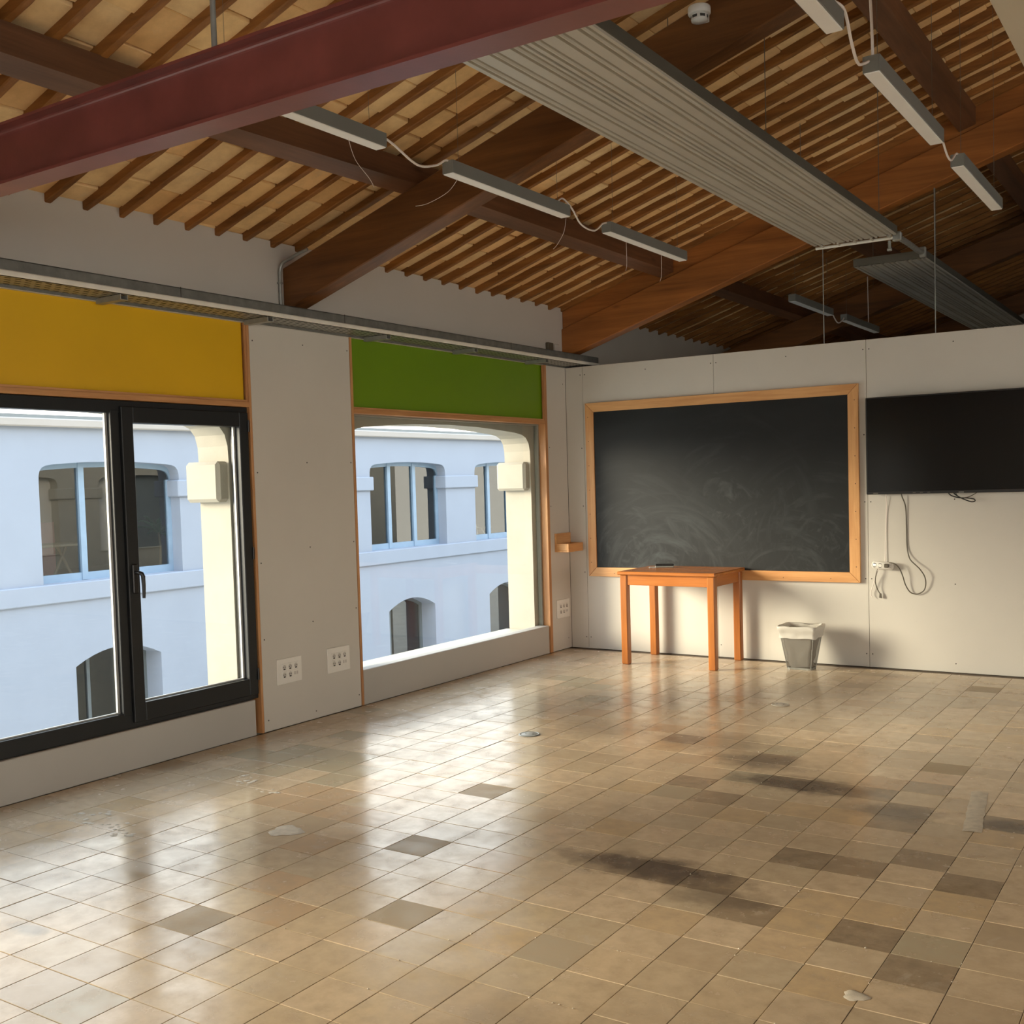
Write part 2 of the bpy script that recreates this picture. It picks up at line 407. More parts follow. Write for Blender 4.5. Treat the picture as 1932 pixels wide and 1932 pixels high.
# ------------------------------------------------------------------ mesh builder
class MB:
    def __init__(s):
        s.v, s.f, s.mi, s.sm = [], [], [], []
    def add(s, vs_, fs, mi=0, smooth=False):
        o = len(s.v)
        s.v += [tuple(p) for p in vs_]
        for f in fs:
            s.f.append(tuple(i + o for i in f))
            s.mi.append(mi)
            s.sm.append(smooth)
        return s
    def box(s, a, b, ch=0.0, mi=0):
        x0, x1 = sorted((a[0], b[0])); y0, y1 = sorted((a[1], b[1])); z0, z1 = sorted((a[2], b[2]))
        return s.hexa([(x, y, z) for z in (z0, z1) for y in (y0, y1) for x in (x0, x1)], ch, mi)
    def hexa(s, P, ch=0.0, mi=0):
        """8 corners ordered x fastest, then y, then z"""
        P = [Vector(p) for p in P]
        if ch <= 0:
            return s.add(P, [(0, 2, 3, 1), (4, 5, 7, 6), (0, 1, 5, 4), (2, 6, 7, 3), (0, 4, 6, 2), (1, 3, 7, 5)], mi)
        V, idx = [], {}
        for i in range(8):
            nb = [i ^ 1, i ^ 2, i ^ 4]
            for ax in range(3):        # vertex on the face normal to ax: moved in along the two other edges
                p = P[i].copy()
                for k in range(3):
                    if k != ax:
                        e = P[nb[k]] - P[i]
                        L = e.length
                        if L > 1e-9:
                            p += e * (min(ch, L * 0.45) / L)
                idx[(i, ax)] = len(V)
                V.append(p)
        F = []
        for ax in range(3):
            b1, b2 = [1 << k for k in range(3) if k != ax]
            for side in (0, 1):
                base = side << ax
                q = [base, base | b1, base | b1 | b2, base | b2]
                f = [idx[(i, ax)] for i in q]
                F.append(f)
        for ax in range(3):            # chamfers along edges parallel to ax
            o1, o2 = [k for k in range(3) if k != ax]
            for s1 in (0, 1):
                for s2 in (0, 1):
                    i = (s1 << o1) | (s2 << o2)
                    j = i | (1 << ax)
                    F.append([idx[(i, o1)], idx[(i, o2)], idx[(j, o2)], idx[(j, o1)]])
        for i in range(8):
            F.append([idx[(i, 0)], idx[(i, 1)], idx[(i, 2)]])
        cen = sum(P, Vector()) / 8
        G = []
        for f in F:
            a, b, c = V[f[0]], V[f[1]], V[f[2]]
            n = (b - a).cross(c - a)
            mid = sum((V[i] for i in f), Vector()) / len(f)
            G.append(tuple(f) if n.dot(mid - cen) >= 0 else tuple(reversed(f)))
        return s.add(V, G, mi)
    def prism(s, poly, axis, a, b, mi=0, smooth=False, caps=True):
        """poly: 2D points in the plane normal to axis (cyclic order of the remaining axes), extruded a..b"""
        n = len(poly)
        def P(p, t):
            return {'x': (t, p[0], p[1]), 'y': (p[0], t, p[1]), 'z': (p[0], p[1], t)}[axis]
        V = [P(p, a) for p in poly] + [P(p, b) for p in poly]
        F = [(i, (i + 1) % n, n + (i + 1) % n, n + i) for i in range(n)]
        s.add(V, F, mi, smooth)
        if caps:
            s.add(V, [tuple(range(n - 1, -1, -1)), tuple(range(n, 2 * n))], mi)
        return s
    def tube(s, pts, r, seg=8, mi=0, caps=True):
        pts = [Vector(p) for p in pts]
        n = len(pts)
        V, F = [], []
        up = None
        for i, p in enumerate(pts):
            t = (pts[min(i + 1, n - 1)] - pts[max(i - 1, 0)]).normalized()
            if up is None:
                up = Vector((0, 0, 1)) if abs(t.z) < 0.9 else Vector((1, 0, 0))
            up = (up - t * up.dot(t)).normalized()
            w = t.cross(up)
            rr = r[i] if isinstance(r, (list, tuple)) else r
            for k in range(seg):
                a = 2 * math.pi * k / seg
                V.append(p + (up * math.cos(a) + w * math.sin(a)) * rr)
        for i in range(n - 1):
            for k in range(seg):
                k2 = (k + 1) % seg
                F.append((i * seg + k, i * seg + k2, (i + 1) * seg + k2, (i + 1) * seg + k))
        s.add(V, F, mi, True)
        if caps:
            s.add(V, [tuple(range(seg - 1, -1, -1)), tuple(range((n - 1) * seg, n * seg))], mi)
        return s
    def lathe(s, prof, seg=24, mi=0, c=(0, 0, 0), axis='z', smooth=True):
        V, F = [], []
        n = len(prof)
        for k in range(seg):
            a = 2 * math.pi * k / seg
            for (r, h) in prof:
                x, y = r * math.cos(a), r * math.sin(a)
                p = {'z': (x, y, h), 'y': (x, h, y), 'x': (h, x, y)}[axis]
                V.append((p[0] + c[0], p[1] + c[1], p[2] + c[2]))
        for k in range(seg):
            k2 = (k + 1) % seg
            for i in range(n - 1):
                F.append((k * n + i, k2 * n + i, k2 * n + i + 1, k * n + i + 1))
        return s.add(V, F, mi, smooth)
    def mesh(s, name, mats):
        me = bpy.data.meshes.new(name)
        me.from_pydata(s.v, [], s.f)
        for mt in (mats if isinstance(mats, (list, tuple)) else [mats]):
            me.materials.append(M[mt] if isinstance(mt, str) else mt)
        me.polygons.foreach_set('material_index', s.mi)
        me.polygons.foreach_set('use_smooth', s.sm)
        me.update()
        return me
    def build(s, name, mats, parent=None, loc=None):
        o = bpy.data.objects.new(name, s.mesh(name, mats))
        COL.objects.link(o)
        if parent is not None:
            o.parent = parent
        if loc is not None:
            o.location = loc
        return o
def tag(o, label=None, cat=None, group=None, kind=None):
    for k, v in (('label', label), ('category', cat), ('group', group), ('kind', kind)):
        if v:
            o[k] = v
    return o
def thing(name, loc, label, cat, group=None, kind=None):
    o = bpy.data.objects.new(name, None)
    o.empty_display_size = 0.1
    COL.objects.link(o)
    o.location = loc
    return tag(o, label, cat, group, kind)
def curve_pts(P, n=8):
    """Catmull-Rom through the points"""
    P = [Vector(p) for p in P]
    out = []
    for i in range(len(P) - 1):
        p0, p1, p2, p3 = P[max(i - 1, 0)], P[i], P[i + 1], P[min(i + 2, len(P) - 1)]
        for k in range(n):
            t = k / n
            out.append(0.5 * ((2 * p1) + (p2 - p0) * t + (2 * p0 - 5 * p1 + 4 * p2 - p3) * t * t + (3 * p1 - p0 - 3 * p2 + p3) * t ** 3))
    out.append(P[-1])
    return out

# ------------------------------------------------------------------ layout numbers (metres; x away from the window wall, y along it)
YB = 8.247                 # face of the partition
YMIN, YMAX = -5.2, 16.0
TAN = math.tan(math.radians(17.3))
XR = 6.6                   # ridge
C_TILE, C_JOIST, C_BEAM, C_BOT = 2.968, 2.92, 2.80, 2.54
BEAMS = [-1.73, 1.60, 4.935, 8.265, 11.56, 14.9]
PURLINS = [1.0, 2.10, 3.30, 4.42, 5.55]
WINS = [(-4.55, -2.08), (-1.22, 1.25), (2.105, 4.573), (5.453, 7.924), (8.78, 11.25)]

# ------------------------------------------------------------------ floor
def build_floor():
    fl = MB().box((-0.02, YMIN, -0.12), (13.3, YMAX, -0.0035)).build('floor', ['grout'])
    tag(fl, 'worn beige tiled floor of the empty classroom', 'floor', None, 'structure')
    px, py = 0.1986, 0.1945
    x0, y0 = 1.787, 3.694
    cells = []
    for i in range(-9, 58):
        for j in range(-46, 24):
            x, y = x0 + i * px, y0 + j * py
            if x + px < 0.0 or x > 13.2 or y < YMIN or y + py > YB - 0.004:
                continue
            cells.append((i, j, max(x, 0.003), y, x + px, y + py))
    special = {}
    def cell(x, y):
        return (math.floor((x - x0) / px), math.floor((y - y0) / py))
    def put(kind, *pts):
        for p in pts:
            special[cell(*p)] = kind
    put('tile_green', (0.80, 6.98), (0.98, 6.98), (0.85, 6.80), (1.03, 6.80), (0.70, 4.28), (0.5, 4.3), (0.9, 4.3), (0.7, 4.1), (0.9, 4.1), (0.5, 4.1), (1.0, 3.9), (0.7, 3.9), (1.1, 4.1),
        (2.85, 5.0), (2.9, 5.45))
    put('tile_orange', (1.0, 3.72), (1.2, 3.72), (1.0, 3.5), (1.2, 3.5), (1.4, 3.5), (1.6, 3.3), (1.45, 3.9), (1.9, 2.9), (2.4, 4.65), (2.1, 2.7))
    put('tile_dark', (3.47, 3.40), (3.1, 3.6), (3.3, 3.6), (3.2, 4.95), (3.0, 4.95), (3.4, 4.95), (3.65, 4.72), (3.62, 4.5), (4.1, 4.75), (2.6, 4.75), (2.9, 4.55), (3.55, 3.9), (3.75, 3.9), (3.25, 3.5), (4.15, 3.2), (4.0, 3.2), (3.85, 4.1), (4.05, 4.0), (3.87, 3.42), (2.3, 5.6), (2.9, 5.3), (3.6, 5.1))
    put('tile_ochre', (3.87, 3.6), (3.67, 3.6), (3.67, 3.4), (3.3, 4.55), (3.5, 4.55), (3.1, 4.4), (3.68, 3.2), (2.45, 4.6), (3.25, 3.2), (3.85, 3.0), (4.0, 3.8))
    put('tile_rough', (1.88, 2.42), (2.48, 2.82), (2.0, 3.4))
    rng = random.Random(3)
    kinds = ['tile', 'tile_green', 'tile_dark', 'tile_ochre', 'tile_orange', 'tile_rough']
    def kind_of(i, j):
        if (i, j) in special:
            return special[(i, j)]
        r = rng.random()
        return 'tile' if r < 0.90 else 'tile_ochre' if r < 0.945 else 'tile_green' if r < 0.965 else 'tile_orange' if r < 0.985 else 'tile_rough'
    scored = []
    for c in cells:
        u, v, d = project(((c[2] + c[4]) / 2, (c[3] + c[5]) / 2, 0))
        seen = d > 0.3 and -25 < u < 1957 and 900 < v < 1957
        scored.append((d if seen else 1e3 + abs(d), c))
    scored.sort(key=lambda s_: s_[0])
    def tile_geo(mb, w, d, ox, oy, oz, tx, ty, mi):
        g = 0.0010
        e = 0.0012
        def z(x, y, h):
            return oz + h + tx * (x - w / 2) + ty * (y - d / 2)
        ring = lambda q, h: [(ox + x, oy + y, z(x, y, h)) for (x, y) in ((q, q), (w - q, q), (w - q, d - q), (q, d - q))]
        V = ring(g, -0.008) + ring(g, -0.0007) + ring(g + e, 0.0)
        F = []
        for a in (0, 4):
            for k in range(4):
                F.append((a + k, a + (k + 1) % 4, a + 4 + (k + 1) % 4, a + 4 + k))
        F.append((8, 9, 10, 11))
        mb.add(V, F, mi)
    shared = {}
    rest = MB()
    for n, (dist, c) in enumerate(scored):
        i, j, xa, ya, xb, yb = c
        w, d = xb - xa, yb - ya
        kd = kind_of(i, j)
        tx, ty = rng.gauss(0, 0.0016), rng.gauss(0, 0.0016)
        oz = rng.gauss(0, 0.00035)
        if n < 300:
            var = rng.randrange(12)
            key = (kd, round(w, 3), var)
            if key not in shared:
                mb = MB()
                tile_geo(mb, w, d, 0, 0, 0, tx, ty, 0)
                shared[key] = mb.mesh('tile', [kd])
            o = bpy.data.objects.new('tile', shared[key])
            COL.objects.link(o)
            o.parent = fl
            o.location = (xa, ya, oz)
        else:
            tile_geo(rest, w, d, xa, ya, oz, tx, ty, kinds.index(kd))
    o = rest.build('tile', kinds, fl)
    o['kind'] = 'stuff'
    # crumbs of mortar along the joints
    cr = MB()
    for _ in range(170):
        i, j = rng.randrange(2, 13), rng.randrange(-8, 15)
        x, y = x0 + i * px, y0 + j * py
        if rng.random() < 0.5:
            y += rng.random() * py
        else:
            x += rng.random() * px
        if y > 8.1 or x < 0.1:
            continue
        s_ = rng.uniform(0.0015, 0.0042)
        P = [Vector((rng.uniform(-1, 1), rng.uniform(-1, 1), rng.uniform(-.3, 1))).normalized() * s_ for _k in range(6)]
        P = [Vector((1, 0, 0)) * s_, Vector((-1, .2, 0)) * s_, Vector((0, 1, .1)) * s_ * .8, Vector((.1, -1, 0)) * s_ * .9, Vector((.1, 0, .8)) * s_, Vector((0, 0, -.4)) * s_]
        a = rng.random() * 6.28
        P = [Matrix.Rotation(a, 3, 'Z') @ p + Vector((x, y, s_ * 0.3)) for p in P]
        cr.add(P, [(0, 2, 4), (2, 1, 4), (1, 3, 4), (3, 0, 4), (2, 0, 5), (1, 2, 5), (3, 1, 5), (0, 3, 5)])
    o = cr.build('mortar_crumbs', ['patch'], fl)
    o['kind'] = 'stuff'
    # broken patches near the window: lumps of bare mortar
    pm = MB()
    for (x, y, rx, ry, n) in ((0.62, 3.02, .22, .09, 26), (0.80, 2.92, .12, .06, 14), (0.70, 3.78, .10, .10, 14), (0.95, 3.68, .08, .04, 8)):
        for _ in range(n):
            a = rng.random() * 6.28
            q = math.sqrt(rng.random())
            cx, cy = x + rx * q * math.cos(a), y + ry * q * math.sin(a)
            s_ = rng.uniform(0.006, 0.02)
            k = 6
            ring = [(cx + s_ * rng.uniform(.6, 1.2) * math.cos(t_ * 6.283 / k), cy + s_ * rng.uniform(.5, 1) * math.sin(t_ * 6.283 / k), 0.0008) for t_ in range(k)]
            V = ring + [(cx, cy, 0.0008 + s_ * 0.10)]
            pm.add(V, [(t_, (t_ + 1) % k, k) for t_ in range(k)])
    o = pm.build('broken_mortar', ['patch'], fl)
    o['kind'] = 'stuff'
    # mortar filled trench at the right
    tr = MB()
    a, b = Vector((3.89, 5.2)), Vector((3.965, 4.60))
    nrm = Vector((b.y - a.y, a.x - b.x)).normalized() * 0.035
    L = 14
    V, F = [], []
    for k in range(L + 1):
        p = a.lerp(b, k / L)
        jl, jr = rng.uniform(.9, 1.1), rng.uniform(.9, 1.1)
        V += [(p.x + nrm.x * jl, p.y + nrm.y * jl, 0.0006), (p.x, p.y, 0.0032), (p.x - nrm.x * jr, p.y - nrm.y * jr, 0.0006)]
    for k in range(L):
        for q in (0, 1):
            F.append((k * 3 + q, k * 3 + q + 1, k * 3 + 4 + q, k * 3 + 3 + q))
    tr.add(V, F, 0, True)
    tr.build('mortar_seam', ['patch'], fl)
    return fl
build_floor()

def floor_cap(x, y, r, label, mat, ring=True):
    t = thing('floor_cap', (x, y, 0), label, 'floor cap')
    MB().lathe([(0, .0052), (r * .72, .0052), (r * .76, .0044), (r * .80, .0044)], 28).build('lid', [mat], t)
    MB().lathe([(r * .82, .0040), (r * .84, .0056), (r, .0042), (r * 1.04, 0.0004)], 28).build('rim', [mat], t)
    for s_ in (-1, 1):
        MB().box((s_ * r * .4 - .004, -.004, .0050), (s_ * r * .4 + .004, .004, .0062), .001).build('screw', ['screw'], t)
    return t
floor_cap(1.45, 5.25, .062, 'round grey metal floor socket lid set in the shiny tiles', 'zinc')
floor_cap(2.45, 6.65, .055, 'small round pale floor lid in front of the table', 'patch')
def plaster_disc(x, y, r, label):
    mb = MB()
    n = 22
    V = []
    for q, h in ((1.0, 0.0008), (0.82, 0.003), (0.4, 0.0036)):
        for k in range(n):
            a = 6.2832 * k / n
            rr = r * q * (1 + 0.16 * math.sin(3 * a + 1) + 0.08 * math.sin(7 * a))
            V.append((rr * math.cos(a), rr * math.sin(a) * 0.9, h))
    V.append((0, 0, 0.0036))
    F = []
    for g in (0, 1):
        for k in range(n):
            k2 = (k + 1) % n
            F.append((g * n + k, g * n + k2, (g + 1) * n + k2, (g + 1) * n + k))
    F += [(2 * n + k, 2 * n + (k + 1) % n, 3 * n) for k in range(n)]
    mb.add(V, F, 0, True)
    o = mb.build('mortar_plug', ['patch'], None, (x, y, 0))
    tag(o, label, 'mortar plug')
plaster_disc(1.47, 3.28, .075, 'round pale mortar plug filling a hole in the orange tiles')
plaster_disc(3.96, 2.98, .035, 'small pale mortar plug in the nearest tiles')

# ------------------------------------------------------------------ window wall
ARCH = [(0.0, 0.0), (0.004, 0.09), (0.022, 0.155), (0.06, 0.200), (0.12, 0.224), (0.22, 0.238), (0.45, 0.254), (0.75, 0.270), (1.15, 0.277)]  # (in from jamb, above springing)
def arch_curve(y0, y1, zs, hw=1.15):
    k = (y1 - y0) / 2 / hw
    left = [(y0 + a * k, zs + h) for a, h in ARCH]
    right = [(y1 - a * k, zs + h) for a, h in reversed(ARCH[:-1])]
    return left + right
def seg_curve(y0, y1, zs, rise, n=10):
    out = []
    for i in range(n + 1):
        t = i / n
        out.append((y0 + (y1 - y0) * t, zs + rise * (1 - (2 * t - 1) ** 2)))
    return out
def wall_with_arches(mb, xa, xb, ya, yb, zlo, ztop, opens, mi=0):
    """opens: list of (y0, y1, zsill, curve)"""
    y = ya
    for (y0, y1, zs, cv) in sorted(opens):
        mb.box((xa, y, zlo), (xb, y0, ztop), 0, mi)
        if zs > zlo:
            mb.box((xa, y0, zlo), (xb, y1, zs), 0, mi)
        for (p, q) in zip(cv[:-1], cv[1:]):
            mb.hexa([(xa, p[0], p[1]), (xb, p[0], p[1]), (xa, q[0], q[1]), (xb, q[0], q[1]), (xa, p[0], ztop), (xb, p[0], ztop), (xa, q[0], ztop), (xb, q[0], ztop)], 0, mi)
        y = y1
    mb.box((xa, y, zlo), (xb, yb, ztop), 0, mi)

def build_left_wall():
    mb = MB()
    wb = MB()
    # plastered band above the cladding, and masonry behind the cladding
    mb.box((-0.10, YMIN, 2.44), (0, YMAX, 2.952))
    y = YMIN
    for (a, b) in WINS:
        mb.box((-0.10, y, 0), (-0.014, a, 2.44))
        y = b
    mb.box((-0.10, y, 0), (-0.014, YMAX, 2.44))
    wl_ = mb.build('wall_left', ['plaster'])
    tag(wl_, 'grey plastered window wall above the cable tray', 'wall', None, 'structure')
    # plasterboard cladding on the piers
    piers = [(1.25, 2.105), (4.573, 5.453), (7.924, YB), (-2.08, -1.22), (YMIN, -4.55)]
    for (a, b) in piers:
        MB().box((-0.014, a + .002, 0.004), (0, b - .0015, 2.443), 0.0015).build('panel', ['board'], wl_)
    sc = MB()
    for (yy, zz) in [(4.60, 2.34), (5.02, 2.35), (5.43, 2.35), (4.60, 1.56), (5.02, 1.62), (5.43, 1.62), (4.60, 1.02), (5.02, 1.09), (5.43, 1.10), (4.60, .56), (5.02, .62), (5.43, .66), (4.61, .07), (5.02, .05), (5.43, .08), (7.95, 1.75), (7.95, 1.25), (8.2, 2.3), (8.19, .09)]:
        sc.lathe([(0, .0008), (.0042, .0008), (.0048, 0)], 8, 0, (0, yy, zz), 'x')
    o = sc.build('screw_heads', ['screw'], wl_)
    o['kind'] = 'stuff'
    # low upstands under the windows
    for n, (a, b) in enumerate(WINS):
        top = 0.214 if n != 3 else 0.236
        ub = MB().box((-0.10, a + .03, 0.0), (-0.001 if n != 3 else -0.002, b - (.06 if n != 3 else .052), top), 0.004).build('window_upstand', ['base'], wl_)
    # coloured infill panels over the windows
    for (a, b), mt, nm, lab in ((WINS[2], 'yellow', 'yellow_panel', 'yellow painted panel above the black framed window'), (WINS[3], 'green', 'green_panel', 'green painted panel above the fixed window'), (WINS[1], 'green', 'green_panel', 'green painted panel behind the viewpoint'), (WINS[0], 'yellow', 'yellow_panel', 'yellow painted panel behind the viewpoint'), (WINS[4], 'yellow', 'yellow_panel', 'yellow panel hidden in the next room')):
        o = MB().box((-0.10, a + .022, 1.985), (-0.022, b - .036, 2.455), 0.002).build(nm, [mt])
        tag(o, lab, 'wall panel', None, 'structure')
    # pine casings: jambs, transom
    for n, (a, b) in enumerate(WINS):
        t = thing('trim_%d' % (n + 1), (0, a, 0), ['pine casing farthest behind the viewpoint', 'pine casing just behind the viewpoint', 'pine window casing around the yellow panel and black window', 'pine window casing around the green panel and fixed window', 'pine casing in the next room', 'pine casing farthest into the next room'][n], 'casing', None, 'structure')
        w0, w1 = (.020, .019) if n != 3 else (.022, .040)
        L = b - a
        MB().box((-0.10, .001, 0.002), (0.004, w0, 2.452), .002).build('jamb_board', ['pine_z'], t)
        MB().box((-0.10, L - w1, 0.002), (0.004, L - .001, 2.452), .002).build('jamb_board', ['pine_z'], t)
        MB().box((-0.10, w0, 1.946), (0.003, L - w1, 1.976), .002).build('transom_board', ['pine_y'], t)
        MB().box((-0.012, L - w1 - .014, 1.976), (-0.002, L - w1, 2.45), .001).build('edge_bead', ['pine_z'], t)
        MB().box((-0.012, w0, 1.976), (-0.002, L - w1 - .014, 1.988), .001).build('edge_bead', ['pine_y'], t)
    return wl_
wall_left = build_left_wall()

def build_outer():
    mb = MB()
    opens = []
    for k in range(-2, 7):
        y0, y1 = 5.50 + 3.33 * (k - 1), 7.80 + 3.33 * (k - 1)
        if y1 > 24:
            break
        opens.append((y0, y1, 0.195, arch_curve(y0, y1, 1.632)))
    wall_with_arches(mb, -0.36, -0.101, -8, 26, -5.2, 2.55, opens)
    o = mb.build('wall_outer', ['arcade'])
    tag(o, 'cream rendered outer arcade wall beyond the window glass', 'wall', None, 'structure')
    for (y0, y1, zs, cv) in opens:
        if y0 > 15:
            MB().box((-0.095, y0 - .3, 0.0), (-0.04, y1 + .3, 2.3)).build('window_stand_in', ['grey_frame'], o)  # plain dark panel standing in for glazing, darkens reflections in the far panes
    for (y0, y1, zs, cv) in opens:
        for yy, s_ in ((y0, -1), (y1, 1)):
            MB().box((-0.405, yy - .075 if s_ > 0 else yy - .40, 1.392), (-0.115, yy + .40 if s_ > 0 else yy + .075, 1.632), 0.02).build('impost', ['arcade'], o)
        MB().box((-0.39, y0 + .002, 0.190), (-0.098, y1 - .002, 0.203), .003).build('sill', ['sill'], o)
    MB().box((-0.45, -8, 2.44), (-0.30, 26, 2.56), .02).build('eaves_cornice', ['arcade'], o)
build_outer()

# window 1: anthracite aluminium, fixed light and opening sash
def build_window_1():
    a, b = WINS[2][0] + .020, WINS[2][1] - .019
    zb, zt = 0.217, 1.944
    xf, xk = -0.018, -0.085
    w = thing('window_1', (0, 0, 0), 'black aluminium window with an opening sash left of the white pier', 'window', None, 'structure')
    fr = MB()
    ym = 3.660
    fr.box((xk, a, zb), (xf, b, zb + .085), .003)
    fr.box((xk, a, zt - .065), (xf, b, zt), .003)
    fr.box((xk, a, zb + .085), (xf, a + .06, zt - .065), .003)
    fr.box((xk, b - .045, zb + .085), (xf, b, zt - .065), .003)
    fr.build('outer_frame', ['alu_black'], w)
    MB().box((xk, ym - .055, zb + .07), (xf + .002, ym - .003, zt - .05), .003).build('mullion', ['alu_black'], w)
    sash = MB()
    s0, s1 = ym + .001, b - .012
    z0, z1 = zb + .028, zt - .030
    sw = .068
    xs = 0.0
    sash.box((xk, s0, z0), (xs, s0 + .072, z1), .004)
    sash.box((xk, s1 - sw, z0), (xs, s1, z1), .004)
    sash.box((xk, s0 + .072, z0), (xs, s1 - sw, z0 + .098), .004)
    sash.box((xk, s0 + .072, z1 - .085), (xs, s1 - sw, z1), .004)
    sh = sash.build('sash', ['alu_black'], w)
    bd = MB()
    yy0, yy1, zz0, zz1 = s0 + .072, s1 - sw, z0 + .098, z1 - .085
    for (p, q) in (((-.055, yy0, zz0), (-.045, yy0 + .006, zz1)), ((-.055, yy1 - .014, zz0), (-.04, yy1, zz1)), ((-.055, yy0, zz0), (-.04, yy1, zz0 + .008))):
        bd.box(p, q, .001)
    bd.build('glazing_bead', ['alu_grey'], sh)
    MB().box((-.056, yy0 - .01, zz0 - .01), (-.050, yy1 + .01, zz1 + .01)).build('pane', ['glass'], sh)
    MB().box((-.066, a + .05, zb + .075), (-.060, ym - .05, zt - .055)).build('pane', ['glass'], w)
    bd = MB()
    for (p, q) in (((-.06, ym - .070, zb + .085), (-.045, ym - .055, zt - .065)), ((-.06, a + .06, zb + .085), (-.045, ym - .07, zb + .093))):
        bd.box(p, q, .001)
    bd.build('glazing_bead', ['alu_grey'], w)
    hd = MB()
    hy = s0 + .036
    hd.box((0, hy - .016, .93), (.012, hy + .016, 1.085), .005)
    hd.tube([(0.01, hy, 1.04), (.045, hy, 1.04), (.052, hy + .006, 1.035), (.054, hy + .012, 1.02), (.054, hy + .014, .97), (.052, hy + .014, .905)], [.010, .010, .011, .011, .010, .008], 10)
    hd.build('handle', ['black'], sh)
    hg = MB()
    for z_ in (.33, 1.05, 1.8):
        hg.tube([(.004, s1 - .004, z_), (.004, s1 - .004, z_ + .07)], .006, 8)
    hg.build('hinge', ['black'], sh)
build_window_1()

def build_window_2():
    a, b = WINS[3][0] + .022, WINS[3][1] - .040
    zb, zt = 0.214, 1.946
    w = thing('window_2', (0, 0, 0), 'fixed frameless looking window beside the corner with the arched opening outside', 'window', None, 'structure')
    fr = MB()
    fr.box((-.098, a, zb), (-.06, b, zb + .018), .002)
    fr.box((-.098, a, zt - .012), (-.06, b, zt), .002)
    fr.box((-.097, a, zb + .018), (-.061, a + .014, zt - .012), .002)
    fr.box((-.097, b - .022, zb + .018), (-.061, b, zt - .012), .002)
    fr.build('outer_frame', ['bead_dark'], w)
    MB().box((-.084, a + .01, zb + .01), (-.078, b - .015, zt - .006)).build('pane', ['glass'], w)
build_window_2()
for n, (a, b) in enumerate(WINS[:2] + WINS[4:]):
    w = thing('window_%d' % (n + 3), (0, 0, 0), ['window farthest behind the viewpoint', 'window just behind the viewpoint', 'window hidden in the next room', 'window hidden farthest into the next room'][n], 'window', None, 'structure')
    a2, b2 = a + .02, b - .02
    fr = MB()
    for (p, q) in (((-.09, a2, .217), (-.03, b2, .29)), ((-.09, a2, 1.88), (-.03, b2, 1.944)), ((-.09, a2, .29), (-.03, a2 + .06, 1.88)), ((-.09, b2 - .06, .29), (-.03, b2, 1.88)), ((-.09, (a2 + b2) / 2 - .04, .29), (-.03, (a2 + b2) / 2 + .04, 1.88))):
        fr.box(p, q, .003)
    fr.build('outer_frame', ['alu_black'], w)
    MB().box((-.066, a2 + .05, .28), (-.060, b2 - .05, 1.89)).build('pane', ['glass'], w)

# ------------------------------------------------------------------ partition (back wall) and the room shell
def build_partition():
    wb = MB().box((-0.01, YB + .0135, 0.0), (10.5, YB + .10, 2.436)).build('wall_back', ['joint'])
    tag(wb, 'white plasterboard partition that stops short of the ceiling', 'wall', None, 'structure')
    xs = [0.0, 0.170, 1.374, 2.579, 3.784, 4.989, 6.194, 7.4, 8.6, 9.8, 10.5]
    for k, (p, q) in enumerate(zip(xs[:-1], xs[1:])):
        MB().box((p + .0014, YB, 0.0015), (q - .0014, YB + .0135, 2.44), 0.0012).build('panel', ['board'], wb)
    sc = MB()
    pts = []
    for x in (.170, 1.374, 2.579, 3.784):
        for z in (2.37, 1.74, 1.24, .665, .10):
            pts += [(x - .022, z), (x + .022, z)]
    for x in (.77, 1.97, 3.19):
        for z in (2.37, 1.25, .64, .065):
            pts.append((x, z))
    for (x, z) in pts:
        sc.lathe([(0, -.0008), (.0042, -.0008), (.0048, 0)], 8, 0, (x, YB, z), 'y')
    o = sc.build('screw_heads', ['screw'], wb)
    o['kind'] = 'stuff'
    # other walls of the hall, out of frame
    # side away from the courtyard: tall unseen openings added to brighten the room
    rw = MB()
    rw.box((13.2, YMIN, 0), (13.4, YMAX, 0.15))
    rw.box((13.2, YMIN, 2.5), (13.4, YMAX, 2.97))
    yy = YMIN
    for (a, b) in [(-4.6, -2.0), (-1.3, 1.3), (2.0, 4.6), (5.3, 7.9)]:
        rw.box((13.2, yy, .15), (13.4, a, 2.5))
        yy = b
    rw.box((13.2, yy, .15), (13.4, YMAX, 2.5))
    tag(rw.build('wall_right', ['plaster']), 'plastered far side wall out of frame, openings added for daylight', 'wall', None, 'structure')
    rr = MB()
    rr.box((-0.1, YMIN - .2, 0), (13.4, YMIN, .12)).box((-0.1, YMIN - .2, 2.6), (13.4, YMIN, 5.2))
    xx = -0.1
    for k in range(1, 5):  # unseen openings added behind the viewpoint to bring in more daylight
        a = .9 + 2.52 * k
        rr.box((xx, YMIN - .2, .12), (a, YMIN, 2.6))
        xx = a + 2.2
    rr.box((xx, YMIN - .2, .12), (13.4, YMIN, 2.6))
    tag(rr.build('wall_rear', ['board']), 'white wall behind the viewpoint, openings added for daylight', 'wall', None, 'structure')
    tag(MB().box((-0.1, YMAX, 0), (13.4, YMAX + .2, 5.2)).build('wall_far', ['plaster']), 'far end wall of the next room', 'wall', None, 'structure')
    tag(MB().box((10.5, YB, 0), (13.2, YB + .1, 2.44)).build('wall_return', ['board']), 'rest of the partition out of frame', 'wall', None, 'structure')
build_partition()

